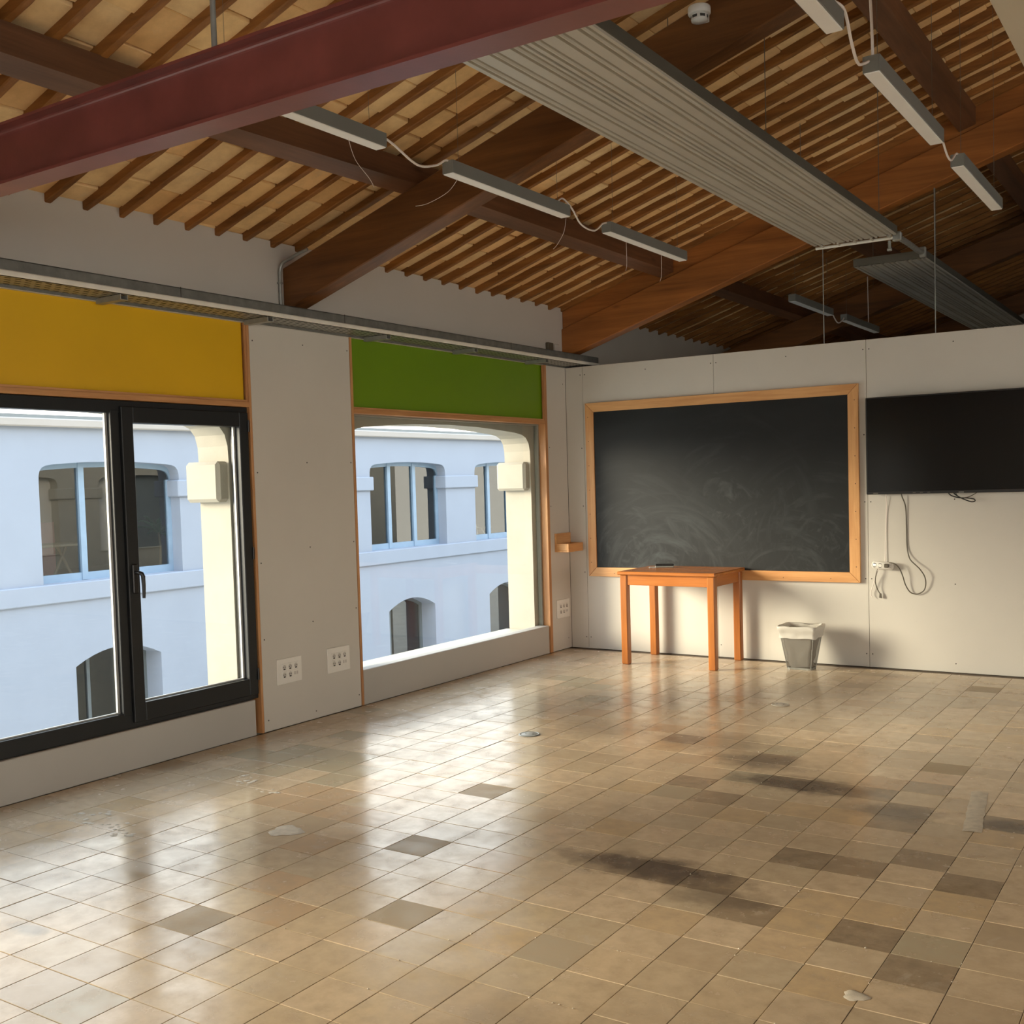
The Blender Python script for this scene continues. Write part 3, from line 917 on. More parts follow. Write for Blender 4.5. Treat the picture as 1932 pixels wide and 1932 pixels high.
# ------------------------------------------------------------------ roof: deck, clay tiles, joists, purlins, beams
def build_roof():
    dk = MB()
    def slab(c0, c1, xa, xb, s=1):
        z = lambda x, c: c + TAN * (x if s > 0 else 2 * XR - x)
        dk.hexa([(xa, YMIN - .2, z(xa, c0)), (xb, YMIN - .2, z(xb, c0)), (xa, YMAX + .2, z(xa, c0)), (xb, YMAX + .2, z(xb, c0)),
                 (xa, YMIN - .2, z(xa, c1)), (xb, YMIN - .2, z(xb, c1)), (xa, YMAX + .2, z(xa, c1)), (xb, YMAX + .2, z(xb, c1))])
    slab(C_TILE + .022, C_TILE + .12, -0.42, XR)
    slab(C_TILE + .022, C_TILE + .12, XR, 13.7, -1)
    ce = dk.build('ceiling', ['mortar'])
    tag(ce, 'pitched ceiling of clay tiles laid on brown wooden joists', 'ceiling', None, 'structure')
    rng = random.Random(11)
    pitch = 0.2142
    jy = [3.294 + pitch * k for k in range(-39, 60)]
    jy = [y for y in jy if YMIN < y < YMAX]
    def sag(y):                                     # the roof dips slightly towards the near bays
        return -0.036 * min(1.2, max(0.0, (5.0 - y) / 1.7))
    for y in jy:                                    # rough joists, each slightly out of true
        n = 34
        V, F = [], []
        w = rng.uniform(.017, .022)
        hb = rng.uniform(-.006, .006)
        bow = rng.uniform(-.010, .010)
        for k in range(n):
            t = k / (n - 1)
            x = -0.03 + (XR + .03) * t
            yy = y + bow * math.sin(math.pi * t * 2) + rng.uniform(-.0015, .0015)
            wl2, wr2 = w + rng.uniform(-.004, .003), w + rng.uniform(-.004, .003)
            zb = C_JOIST + sag(y) + TAN * x + hb * math.sin(3 * t + y) + rng.uniform(-.004, .004)
            zt = C_TILE + sag(y) + TAN * x + .012
            V += [(x, yy - wl2, zb + .004), (x, yy - wl2 + .006, zb), (x, yy + wr2 - .006, zb), (x, yy + wr2, zb + .004), (x, yy + wr2, zt), (x, yy - wl2, zt)]
        for k in range(n - 1):
            for q in range(6):
                q2 = (q + 1) % 6
                F.append((k * 6 + q, (k + 1) * 6 + q, (k + 1) * 6 + q2, k * 6 + q2))
        F += [tuple(range(6)), tuple(range((n - 1) * 6 + 5, (n - 1) * 6 - 1, -1))]
        MB().add(V, F).build('joist', ['joist'], ce)
    # clay tiles between joist centres
    dx = 0.245
    cells = []
    for y in jy[:-1]:
        off = rng.uniform(0, dx)
        x = -0.06 - off
        while x < XR - .05:
            xa, xb = max(x, -.06), min(x + dx, XR)
            if xb - xa > .04:
                cells.append((xa, xb, y, y + pitch))
            x += dx
    scored = []
    for c in cells:
        x, y = (c[0] + c[1]) / 2, (c[2] + c[3]) / 2
        u, v, d = project((x, y, C_TILE + TAN * x))
        seen = d > .3 and -10 < u < 1942 and -10 < v < 660
        if seen and v > 372 - .277 * u - 190 and v < 372 - .277 * u:      # behind the steel beam
            seen = False
        scored.append((d if seen else 1e3 + abs(d), c))
    scored.sort(key=lambda s_: s_[0])
    rest = MB()
    def clay(mb, w, ox, oy, oz, dz, sk):
        g = .0035
        h = .02
        P = [(g, g), (w - g, g), (g, pitch - g), (w - g, pitch - g)]
        mb.hexa([(ox + a, oy + b, oz + TAN * a + dz + sk * (b - pitch / 2)) for (a, b) in P] + [(ox + a, oy + b, oz + TAN * a + h + .012) for (a, b) in P], 0.003)
    shared = {}
    for n, (d, c) in enumerate(scored):
        w = c[1] - c[0]
        dz, sk = rng.uniform(-.007, .006), rng.uniform(-.03, .03)
        oz = C_TILE + sag(c[2]) + TAN * c[0]
        if n < 300:
            key = (round(w, 2), rng.randrange(10))
            if key not in shared:
                mb = MB()
                clay(mb, round(w, 2), 0, 0, 0, dz, sk)
                shared[key] = mb.mesh('clay_tile', ['clay'])
            o = bpy.data.objects.new('clay_tile', shared[key])
            COL.objects.link(o)
            o.parent = ce
            o.location = (c[0], c[2], oz)
        else:
            clay(rest, w, c[0], c[2], oz, dz, sk)
    o = rest.build('clay_tile', ['clay'], ce)
    o['kind'] = 'stuff'
    # beams up the slope
    labs = ['roof beam farthest behind the viewpoint', 'roof beam near the viewpoint, above the red steel beam', 'dark sloping roof beam rising from the white pier between the windows', 'deep orange brown sloping roof beam directly above the partition', 'dim sloping roof beam in the next room beyond the partition', 'sloping roof beam at the far end of the next room']
    for n, yc in enumerate(BEAMS):
        t = thing('roof_beam', (0, yc, C_BOT), labs[n], 'beam', 'sloping roof beams', 'structure')
        ya, yb = -.065, .065
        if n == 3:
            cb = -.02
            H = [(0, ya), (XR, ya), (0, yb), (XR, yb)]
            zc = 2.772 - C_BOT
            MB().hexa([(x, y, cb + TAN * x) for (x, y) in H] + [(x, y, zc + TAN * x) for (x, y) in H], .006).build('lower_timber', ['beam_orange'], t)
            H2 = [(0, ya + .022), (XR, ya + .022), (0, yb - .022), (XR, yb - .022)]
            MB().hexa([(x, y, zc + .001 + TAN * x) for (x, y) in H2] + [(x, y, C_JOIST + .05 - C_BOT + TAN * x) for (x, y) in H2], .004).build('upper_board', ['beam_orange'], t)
        else:
            H = [(0, ya), (XR, ya), (0, yb), (XR, yb)]
            MB().hexa([(x, y, TAN * x) for (x, y) in H] + [(x, y, C_BEAM - C_BOT + TAN * x) for (x, y) in H], .006).build('timber', ['beam'], t)
        H = [(XR, ya), (13.2, ya), (XR, yb), (13.2, yb)]
        zz = lambda x: TAN * (2 * XR - x)
        MB().hexa([(x, y, zz(x)) for (x, y) in H] + [(x, y, C_BEAM - C_BOT + zz(x)) for (x, y) in H], .006).build('timber', ['beam'], t)
    plabs = ['lowest brown purlin, running behind the left row of lamps', 'second purlin from the window wall, mostly hidden by the grey ribbed panel', 'brown purlin at upper right running behind the right row of lamps', 'purlin out of frame at right', 'topmost purlin out of frame near the ridge']
    for n, xc in enumerate(PURLINS):
        hw = .055
        p = MB()
        q = []
        for (x, c) in ((xc - hw, C_BEAM), (xc + hw, C_BEAM), (xc - hw, C_JOIST), (xc + hw, C_JOIST)):
            q.append((x, c + TAN * x))
        st = [(YMIN, sag(YMIN)), (2.96, sag(2.96)), (5.0, 0.0), (YMAX, 0.0)]
        V = [(a, y_, b + d) for (y_, d) in st for (a, b) in (q[0], q[1], q[3], q[2])]
        F = [(k * 4 + e, k * 4 + (e + 1) % 4, k * 4 + 4 + (e + 1) % 4, k * 4 + 4 + e) for k in range(3) for e in range(4)]
        p.add(V, F + [(3, 2, 1, 0), (12, 13, 14, 15)])
        o = p.build('purlin', ['purlin'])
        tag(o, plabs[n], 'beam', 'purlins along the roof', 'structure')
build_roof()

# ------------------------------------------------------------------ red steel beam with its hanger
def build_steel():
    z0, h, b = 2.568, .212, .098
    yn = 2.312
    yc = yn + b / 2
    t = thing('steel_beam', (0, yc, z0), 'glossy dark red painted steel beam crossing the upper left', 'steel beam')
    tf, tw, r = .010, .0065, .014
    half = [(-b / 2, 0), (b / 2, 0), (b / 2, tf)]
    for k in range(5):
        a = math.pi / 2 * k / 4
        half.append((tw / 2 + r - r * math.sin(a), tf + r - r * math.cos(a)))
    up = [(y, h - z) for (y, z) in reversed(half[2:])]
    right = half[1:] + up + [(b / 2, h)]
    left = [(-y, z) for (y, z) in reversed(right)]
    poly = right + left
    MB().prism(poly, 'x', -0.02, 9.5).build('web_and_flanges', ['steel_red'], t)
    rx = 2.235
    MB().tube([(rx, 0, h - .002), (rx, 0, C_JOIST + .05 - z0 + TAN * rx)], .009, 10).tube([(rx, 0, h), (rx, 0, h + .012)], .014, 6).build('hanger_rod', ['zinc'], t)
build_steel()

# ------------------------------------------------------------------ ribbed radiant heating panels
def radiant(x0, x1, y0, y1, z, label, nrib=5, wires=(), end_pipe=None):
    t = thing('radiant_panel', (x0, y0, z), label, 'heating panel')
    W, L = x1 - x0, y1 - y0
    prof = [(0, .010), (.004, .0)]
    half = W / 2
    step = W / nrib
    for hb in (0.0, half):
        for gq in (.17, .52, .85):           # paired grooves either side of each hot pipe
            g = hb + gq * half
            for dxg, dz in ((-.022, 0), (-.015, .016), (-.008, .002), (-.003, -.003), (.003, -.003), (.008, .002), (.015, .016), (.022, 0)):
                prof.append((g + dxg, dz))
        if hb == 0.0:                        # seam between the two modules
            prof += [(half - .007, 0), (half - .002, .0174), (half + .002, .0174), (half + .007, 0)]
    prof += [(W - .004, .0), (W, .010)]
    V = [(x, 0, zz) for x, zz in prof] + [(x, L, zz) for x, zz in prof]
    n = len(prof)
    MB().add(V, [(i, i + 1, n + i + 1, n + i) for i in range(n - 1)]).build('ribbed_sheet', ['radiant'], t)
    MB().box((.004, .004, .0175), (W - .004, L - .004, .05), .004).build('insulation', ['radiant_dark'], t)
    e = MB()
    e.box((.001, 0, .011), (.005, L, .055)).box((W - .002, 0, .008), (W + .004, L, .055))
    e.build('side_rail', ['radiant_dark'], t)
    for (yy) in (.0, L):
        MB().box((0.0, yy - .006, .004), (W, yy + .006, .06), .002).build('end_cap', ['radiant_dark'], t)
    for (fx, fy) in wires:
        x, y = x0 + fx * W, y0 + fy * L
        zt = C_JOIST + .04 + TAN * x - z
        MB().tube([(fx * W, fy * L, .05), (fx * W, fy * L, zt)], .0022, 5).build('suspension_wire', ['wire'], t)
    if end_pipe:
        ye = L + .05 if end_pipe > 0 else -.05
        MB().tube([(.0, ye, -.005), (W, ye, -.005)], .011, 10).build('collector_pipe', ['zinc_pale'], t)
        for k in range(nrib):
            xx = (k + .5) * step
            MB().tube([(xx, ye, -.003), (xx, ye - .06 * (1 if end_pipe > 0 else -1), -.003)], .007, 8).build('pipe_stub', ['radiant'], t)
    return t
radiant(2.462, 3.012, 2.75, 7.42, 3.0, 'long grey ribbed heating panel hung in the middle of the room', 5, ((.05, .5), (.95, .5), (.05, .93), (.95, .93)), 1)
radiant(2.464, 2.985, 8.36, 12.9, 3.0, 'darker ribbed heating panel beyond the partition in the next room', 5, ((.05, .1), (.95, .1)), None)
def link_pipe():
    t = thing('connecting_pipe', (3.0, 7.48, 3.0), 'silver wrapped pipe linking the two ribbed heating panels', 'pipe')
    P = [(0, 0, .0), (-.005, .3, .01), (-.02, .6, .02), (-.03, .76, .03), (-.03, .84, .04)]
    cp = curve_pts(P, 10)
    MB().tube(cp, [.018 + .002 * (i % 2) for i in range(len(cp))], 10).build('wrapped_pipe', ['zinc'], t)
    MB().box((-.03, -.022, -.03), (.03, .02, .03), .008).build('valve', ['zinc'], t)
    MB().tube([(-.05, .0, -.02), (-.05, .0, -.07)], .01, 8).lathe([(0, -.085), (.016, -.085), (.016, -.07), (0, -.07)], 10, 0, (-.05, .0, 0)).build('drain_tap', ['zinc'], t)
    MB().box((-.05, .825, .0), (-.005, .865, .075), .006).build('end_valve', ['zinc'], t)
link_pipe()
def soffit():
    t = thing('ceiling_panel', (4.157, 2.7, 3.0), 'plain beige hung panel in the upper right corner of the view', 'ceiling panel')
    MB().box((0, 0, 0), (.62, 2.9, .045), .004).build('board', ['beige'], t)
    for (x, y) in ((.05, .4), (.05, 2.5), (.57, .4), (.57, 2.5)):
        MB().tube([(x, y, .045), (x, y, C_JOIST + .04 + TAN * (4.157 + x) - 3.0)], .002, 5).build('suspension_wire', ['wire'], t)
soffit()

# ------------------------------------------------------------------ linear lamps and their cords
def lamp(x, ya, yb, label, z=2.93, h=.064, w=.064, wires=True):
    t = thing('linear_lamp', (x, ya, z), label, 'lamp', 'linear hanging lamps')
    L = yb - ya
    hs = MB()
    hs.box((0, 0, .004), (.006, L, h), .001).box((w - .006, 0, .004), (w, L, h), .001).box((.006, 0, h - .006), (w - .006, L, h), 0)
    hs.box((.006, 0, .004), (w - .006, .005, h - .006)).box((.006, L - .005, .004), (w - .006, L, h - .006))
    hs.build('housing', ['lamp_grey'], t)
    MB().box((.004, .003, 0), (w - .004, L - .003, .012), .002).build('diffuser', ['lamp_white'], t)
    if wires:
        for f in (.08, .92):
            zt = C_JOIST + .03 + TAN * (x + w / 2) - z
            MB().tube([(w / 2, f * L, h), (w / 2, f * L, zt)], .0011, 4).build('suspension_wire', ['wire'], t)
    return t
X1, X2 = 1.683, 3.682
lamp_a = lamp(X1, 2.807, 3.772, 'linear lamp of the left row partly hidden behind the red beam')
lamp_b = lamp(X1, 4.259, 5.366, 'middle linear lamp of the left row, hanging over the sloping beam')
lamp_c = lamp(X1, 5.844, 6.942, 'farthest linear lamp of the left row on this side of the partition')
lamp_d = lamp(X2, 2.635, 3.743, 'linear lamp of the right row cut by the top edge of the picture')
lamp_e = lamp(X2, 4.192, 5.280, 'middle linear lamp of the right row, seen largest')
lamp_f = lamp(X2, 5.729, 6.818, 'farthest linear lamp of the right row near the dark far roof')
lamp_g = lamp(X1, 9.166, 10.236, 'dim linear lamp beyond the partition, left of the hanging rod')
lamp_h = lamp(X1, 10.666, 11.840, 'dimmest linear lamp low above the partition top')
def cord(pts, r, mat, name, label, cat='cord', n=8, part_of=None):
    pts = [Vector(p) for p in pts]
    o0 = part_of.location.copy() if part_of else pts[0].copy()
    mb = MB().tube([p - o0 for p in curve_pts(pts, n)], r, 7)
    if part_of:
        return mb.build(name, [mat], part_of)
    o = mb.build(name, [mat], None, o0)
    return tag(o, label, cat)
xc = X1 + .033
cord([(xc, 3.753, 2.993), (xc + .01, 3.838, 2.968), (xc + .01, 4.010, 2.916), (xc, 4.163, 2.949), (xc, 4.239, 2.989), (xc, 4.297, 2.995)], .0055, 'cord_white', 'power_cord', '', part_of=lamp_a)
cord([(xc, 5.271, 2.995), (xc + .01, 5.318, 3.025), (xc + .03, 5.385, 2.978), (xc + .01, 5.519, 2.920), (xc, 5.691, 2.916), (xc, 5.805, 2.978), (xc, 5.891, 2.995)], .005, 'cord_white', 'power_cord', '', part_of=lamp_b)
xd = X2 + .033
cord([(xd + .02, 3.667, 3.002), (xd + .03, 3.753, 2.997), (xd + .02, 3.867, 2.930), (xd, 4.010, 2.911), (xd - .01, 4.134, 2.949), (xd - .01, 4.239, 2.995)], .0055, 'cord_white', 'power_cord', '', part_of=lamp_d)
cord([(xd - .01, 4.249, 2.995), (xd - .005, 4.220, 3.121), (xd - .01, 4.201, 3.407), (xd - .01, 4.220, 3.789), (xd - .01, 4.230, C_JOIST + .03 + TAN * xd)], .0055, 'cord_white', 'power_cord', '', part_of=lamp_e)
cord([(xd, 5.252, 2.993), (xd + .01, 5.309, 2.978), (xd + .01, 5.443, 2.920), (xd, 5.586, 2.930), (xd, 5.700, 2.987), (xd, 5.777, 2.995)], .005, 'cord_white', 'power_cord', '', part_of=lamp_e)
cord([(xc, 10.169, 2.993), (xc, 10.274, 2.968), (xc, 10.455, 2.892), (xc, 10.618, 2.930), (xc, 10.713, 2.993)], .006, 'cord_white', 'power_cord', '', part_of=lamp_g)
cord([(xc + .02, 11.458, 2.995), (xc + .02, 11.458, 3.121), (xc + .015, 11.458, C_JOIST + .03 + TAN * xc)], .005, 'cord_white', 'power_cord', '', part_of=lamp_h)

for lp, yy, dx, dy in ((lamp_a, .76, .03, .22), (lamp_b, .10, -.03, -.20), (lamp_b, 1.13, -.02, .02), (lamp_c, .28, .0, .14), (lamp_c, .78, .0, .14)):
    MB().tube(curve_pts([(.02, yy, .004), (.0, yy + dy * .3, -.07), (-.03 + dx, yy + dy * .7, -.13), (-.06 + dx, yy + dy, -.15)], 5), .0012, 4).build('loose_wire', ['cord_white'], lp)

# ------------------------------------------------------------------ smoke detectors
def detector(x, y, z, r, label, h=.05, roof=True):
    t = thing('smoke_detector', (x, y, z), label, 'smoke detector')
    MB().lathe([(0, .0), (r * .95, 0), (r, -.006), (r, -h * .45), (r * .92, -h * .52), (0, -h * .52)], 28).build('base', ['white'], t)
    MB().lathe([(r * .66, -h * .5), (r * .74, -h * .8), (r * .70, -h * .92), (0, -h)], 28).build('sensor_head', ['white'], t)
    for k in range(6):
        a = k * math.pi / 3 + .3
        s_ = MB()
        p = Matrix.Rotation(a, 3, 'Z')
        P = [p @ Vector(q) for q in [(x_, y_, z_) for z_ in (-h * .78, -h * .6) for y_ in (-.012, .012) for x_ in (r * .60, r * .745)]]
        s_.hexa(P, .001).build('vent_slot', ['hole'], t)
    zt = C_JOIST + TAN * x - z
    if not roof:
        MB().box((-.02, .0, 0), (.02, .075, .008), .002).box((-.02, .064, -.05), (.02, .071, .0), .002).build('mounting_block', ['white'], t)
    if roof and zt > 0:
        MB().box((-.02, -.012, 0), (.02, .012, zt + .02), .002).build('mounting_block', ['white'], t)
    return t
detector(2.78, 4.80, 3.617, .052, 'white round smoke detector fixed to the sloping beam beside the red steel beam', .07, False)
detector(3.56, 11.6, 3.74, .075, 'small pale detector on the dark roof of the next room', .07)

# ------------------------------------------------------------------ cable tray along the window wall
def build_tray():
    y0, y1 = -5.0, 8.50
    t = thing('cable_tray', (0, 0, 2.455), 'long perforated metal cable tray running along the window wall', 'cable tray')
    W = .195
    b = MB()
    ny, nx = 0.052, 4
    n = int((y1 - y0) / ny)
    cw = (W - .012) / nx
    for i in range(n):
        for k in range(nx):
            sx, sy = .006 + k * cw, y0 + i * ny + (ny / 2 if k % 2 else 0)
            if sy + ny > y1:
                continue
            # slot cell: frame of four quads round a hole
            hx0, hx1, hy0, hy1 = sx + cw * .36, sx + cw * .64, sy + ny * .2, sy + ny * .8
            V = [(sx, sy, 0), (sx + cw, sy, 0), (sx + cw, sy + ny, 0), (sx, sy + ny, 0), (hx0, hy0, 0), (hx1, hy0, 0), (hx1, hy1, 0), (hx0, hy1, 0)]
            b.add(V, [(0, 1, 5, 4), (1, 2, 6, 5), (2, 3, 7, 6), (3, 0, 4, 7)])
    b.build('perforated_base', ['zinc'], t)
    MB().box((W - .004, y0, .028), (W, y1, .080), .001).box((W - .012, y0, .076), (W, y1, .080)).build('front_rail', ['zinc_dark'], t)
    MB().box((.001, y0, -.013), (.005, y1, .080), .001).build('rear_rail', ['zinc_dark'], t)
    MB().box((W - .004, y0, .002), (W + .010, y1, .028), .005).build('edge_strip', ['zinc_pale'], t)
    for y in (1.0, 2.0, 3.56, 4.56, 5.62, 6.62, 7.62):
        k = MB()
        k.box((0.0, y - .022, -.030), (W + .004, y + .022, -.026), .001)
        k.box((0.0, y - .022, -.028), (W + .004, y - .018, -.002), .001).box((0.0, y + .018, -.028), (W + .004, y + .022, -.002), .001)
        k.build('bracket', ['zinc'], t)
    for y in (3.92, 5.2, 7.1):
        MB().box((W, y - .002, .03), (W + .0015, y + .002, .084)).build('splice_joint', ['hole'], t)
    cb = MB()
    for q, r in ((.05, .012), (.09, .009), (.13, .011)):
        P = [(q + .012 * math.sin(k * 1.7 + q * 50), y0 + (y1 - y0) * k / 40, r + .002) for k in range(41)]
        cb.tube(P, r, 6)
    cb.build('cable_bundle', ['black'], t)
build_tray()
def build_conduit():
    P = [(0.012, 4.835, 2.538), (0.012, 4.835, 2.74), (0.016, 4.836, 2.79), (0.035, 4.842, 2.825), (.09, 4.85, 2.845), (.16, 4.855, 2.868), (.22, 4.864, 2.885)]
    t = thing('conduit', (0, 0, 0), 'thin grey conduit curving up the end of the sloping beam', 'conduit')
    MB().tube(curve_pts(P, 8), .010, 8).build('pipe', ['zinc'], t)
    for z in (2.56, 2.70):
        MB().box((0, 4.82, z), (.024, 4.85, z + .012), .002).build('clip', ['zinc'], t)
build_conduit()
def boxes():
    o = thing('junction_box', (0, 8.03, 2.60), 'pair of small dark junction boxes above the tray end', 'junction box')
    MB().box((0, -.10, -.03), (.03, -.015, .035), .004).build('box', ['cord_dark'], o)
    MB().box((0, .01, -.035), (.03, .085, .03), .004).build('box', ['plaster'], o)
boxes()

# ------------------------------------------------------------------ hanging rods that steady the partition
for (x, lab) in ((2.255, 'thin steel rod from the beam to the partition top, left one'), (3.062, 'thin steel rod from the beam to the partition top, right one')):
    t = thing('tie_rod', (x, YB + .045, 2.436), lab, 'rod', 'partition tie rods')
    zt = C_BOT - .02 + TAN * x - 2.436 + .01
    MB().tube([(0, 0, 0), (0, 0, zt)], .004, 6).build('rod', ['zinc'], t)
    MB().box((-.018, -.018, 0), (.018, .018, .006), .001).build('foot_plate', ['zinc'], t)

# ------------------------------------------------------------------ chalkboard
def build_chalkboard():
    x0, x1, z0, z1 = 0.202, 2.524, 0.634, 2.121
    t = thing('chalkboard', (x0, YB, z0), 'large black chalkboard with chalk smears in a pine frame', 'chalkboard')
    W, H = x1 - x0, z1 - z0
    f, d = .078, .028
    # mitred frame boards
    def board(quad, mt):
        P = [(a, -d, b) for a, b in quad] + [(a, 0, b) for a, b in quad]
        MB().hexa([P[0], P[1], P[4], P[5], P[3], P[2], P[7], P[6]], .002).build('frame_board', [mt], t)
    g = .0008
    board([(0 + g, 0), (W - g, 0), (W - f - g, f), (f + g, f)], 'frame_x')
    board([(f + g, H - f), (W - f - g, H - f), (W - g, H), (g, H)], 'frame_x')
    board([(0, g), (f, f + g), (f, H - f - g), (0, H - g)], 'frame_z')
    board([(W - f, f + g), (W, g), (W, H - g), (W - f, H - f - g)], 'frame_z')
    MB().box((f - .006, -.016, f - .006), (W - f + .006, -.002, H - f + .006)).build('slate', ['slate'], t)
    sc = MB()
    rr = random.Random(4)
    for k in range(7):
        z = .12 + k * (H - .24) / 6
        for x in (f * .35, W - f * .35):
            sc.lathe([(0, -d - .0006), (.003, -d - .0006), (.0036, -d)], 8, 0, (x, 0, z), 'y')
    for k in range(6):
        sc.lathe([(0, -d - .0006), (.003, -d - .0006), (.0036, -d)], 8, 0, (.25 + k * .37, 0, f * .35), 'y')
    o = sc.build('screw_heads', ['screw'], t)
    o['kind'] = 'stuff'
build_chalkboard()

# ------------------------------------------------------------------ television
def build_tv():
    x0, x1, z0, z1, yf = 2.592, 3.856, 1.295, 2.005, 8.165
    t = thing('television', (x0, yf, z0), 'large flat black television mounted on the partition', 'television')
    W, H = x1 - x0, z1 - z0
    MB().box((0, 0, 0), (W, .035, H), .004).build('case', ['black'], t)
    MB().box((.010, -.0015, .020), (W - .010, .002, H - .010), .0008).build('screen', ['screen'], t)
    MB().box((W * .25, .034, H * .2), (W * .75, YB - yf - .012, H * .72), .008).build('rear_housing', ['black'], t)
    MB().box((W * .35, YB - yf - .014, H * .25), (W * .65, YB - yf - .001, H * .7), .002).build('wall_bracket', ['zinc'], t)
    MB().box((.05, -.003, .006), (.085, -.001, .012), .0005).build('badge', ['wire'], t)
    MB().box((W * .5 + .01, -.003, .004), (W * .5 + .045, -.001, .009), .0005).build('sensor_bar', ['alu_grey'], t)
    for k in range(3):
        MB().box((.33 + k * .05, -.002, .008), (.35 + k * .05, -.001, .012)).build('port_mark', ['wire'], t)
build_tv()
yw = YB - .006
cord([(2.828, 8.215, 1.33), (2.832, 8.22, 1.28), (2.853, yw - .004, 1.20), (2.857, yw, 1.05), (2.859, yw, .922), (2.868, yw - .006, .86), (2.887, yw - .02, .813), (2.925, yw - .03, .777), (2.956, yw - .035, .747), (2.985, yw - .03, .70), (2.993, yw - .02, .652), (2.983, yw - .012, .60), (2.955, yw - .01, .572), (2.92, yw - .01, .562), (2.88, yw - .012, .577), (2.85, yw - .02, .63), (2.832, yw - .03, .70), (2.81, yw - .036, .752), (2.78, yw - .04, .783), (2.74, yw - .03, .79)], .0042, 'cord_dark', 'dark_cable', 'dark cord looping from under the television to the power strip')
cord([(2.719, 8.22, 1.31), (2.717, yw - .002, 1.20), (2.711, yw, 1.05), (2.703, yw - .006, .80), (2.70, yw - .01, .775)], .003, 'cord_white', 'white_cord', 'thin white cord hanging from the television to the power strip')
cord([(3.150, 8.21, 1.31), (3.175, 8.19, 1.28), (3.23, 8.185, 1.262), (3.29, 8.185, 1.258), (3.33, 8.19, 1.25), (3.335, 8.195, 1.236), (3.31, 8.195, 1.232), (3.27, 8.19, 1.247), (3.23, 8.188, 1.268), (3.20, 8.19, 1.29), (3.19, 8.20, 1.31)], .0042, 'black', 'cable_loop', 'black cable bundle looped below the middle of the television')
cord([(3.20, 8.20, 1.305), (3.235, 8.19, 1.262), (3.28, 8.188, 1.262), (3.32, 8.195, 1.278), (3.36, 8.21, 1.305)], .003, 'cord_dark', 'cable_loop', 'thin cable curving under the television beside the loop')
def power_strip():
    t = thing('power_strip', (2.69, yw - .022, .768), 'white multi socket power strip hanging on the partition', 'power strip')
    L = .068
    body = MB()
    ang = math.radians(-5)
    Rm = Matrix.Rotation(-ang, 3, 'Y')
    pts = []
    prof = [(-.028, 0), (-.024, -.014), (-.010, -.022), (.010, -.022), (.024, -.014), (.028, 0), (.024, .014), (.010, .020), (-.010, .020), (-.024, .014)]
    V = []
    n = len(prof)
    secs = [(-L - .010, .55), (-L - .004, .85), (-L, 1.0), (L, 1.0), (L + .004, .85), (L + .010, .5)]
    for (xx, s_) in secs:
        for (a, b) in prof:
            V.append(Rm @ Vector((xx, b * s_, a * s_)))
    F = []
    for k in range(len(secs) - 1):
        for q in range(n):
            q2 = (q + 1) % n
            F.append((k * n + q, k * n + q2, (k + 1) * n + q2, (k + 1) * n + q))
    F += [tuple(range(n - 1, -1, -1)), tuple(range((len(secs) - 1) * n, len(secs) * n))]
    body.add(V, F, 0, True).build('body', ['white'], t)
    for xx in (-.055, -.015):
        MB().lathe([(0, -.0215), (.013, -.0215), (.016, -.0225), (.017, -.0205)], 18, 0, (xx, 0, xx * math.tan(-ang) * -1), 'y').build('socket', ['hole'], t)
    MB().box((.018, -.045, -.014), (.052, -.018, .016), .006).build('plug', ['cord_dark'], t)
    MB().lathe([(0, -.0235), (.010, -.0235), (.013, -.021)], 14, 0, (.062, 0, -.004), 'y').build('switch', ['white'], t)
power_strip()
lc = cord([(2.655, yw - .02, .745), (2.648, yw - .03, .72), (2.636, yw - .03, .66), (2.642, yw - .02, .61), (2.655, yw - .015, .575), (2.668, yw - .012, .555)], .0038, 'cord_dark', 'loose_cord', 'short dark cord with a plug dangling under the power strip')
o = MB().hexa([(-.009, -.006, -.03), (.011, -.006, -.033), (-.009, .006, -.03), (.011, .006, -.033), (-.006, -.005, .004), (.006, -.005, .004), (-.006, .005, .004), (.006, .005, .004)], .002).build('plug', ['cord_dark'], lc, Vector((2.668, yw - .012, .556)) - lc.location)
cord([(2.662, yw - .02, .742), (2.655, yw - .028, .73), (2.628, yw - .02, .655), (2.60, yw - .014, .57), (2.600, yw - .014, .545), (2.610, yw - .016, .526)], .003, 'cord_white', 'loose_cord', 'white cord end dangling left of the dark plug')

# ------------------------------------------------------------------ table, eraser
def build_table():
    x0, x1, y0, y1, h = 0.800, 1.622, 7.600, 8.215, 0.737
    t = thing('table', (x0, y0, 0), 'small square orange pine table in front of the chalkboard', 'table')
    W, D = x1 - x0, y1 - y0
    MB().box((0, 0, h - .026), (W, D, h), .006).build('tabletop', ['table_x'], t)
    lw = .060
    ix = .014
    for (lx, ly) in ((ix, .022), (W - ix - lw, .022), (ix, D - .022 - lw), (W - ix - lw, D - .022 - lw)):
        MB().box((lx, ly, 0), (lx + lw, ly + lw, h - .0262), .007).build('leg', ['table'], t)
    az0, az1 = h - .026 - .082, h - .0263
    MB().box((ix + lw, .032, az0), (W - ix - lw, .054, az1), .002).build('apron', ['table_x'], t)
    MB().box((ix + lw, D - .054, az0), (W - ix - lw, D - .032, az1), .002).build('apron', ['table_x'], t)
    MB().box((ix + .010, .022 + lw, az0), (ix + .032, D - .022 - lw, az1), .002).build('apron', ['table_y'], t)
    MB().box((W - ix - .032, .022 + lw, az0), (W - ix - .010, D - .022 - lw, az1), .002).build('apron', ['table_y'], t)
    return h
th = build_table()
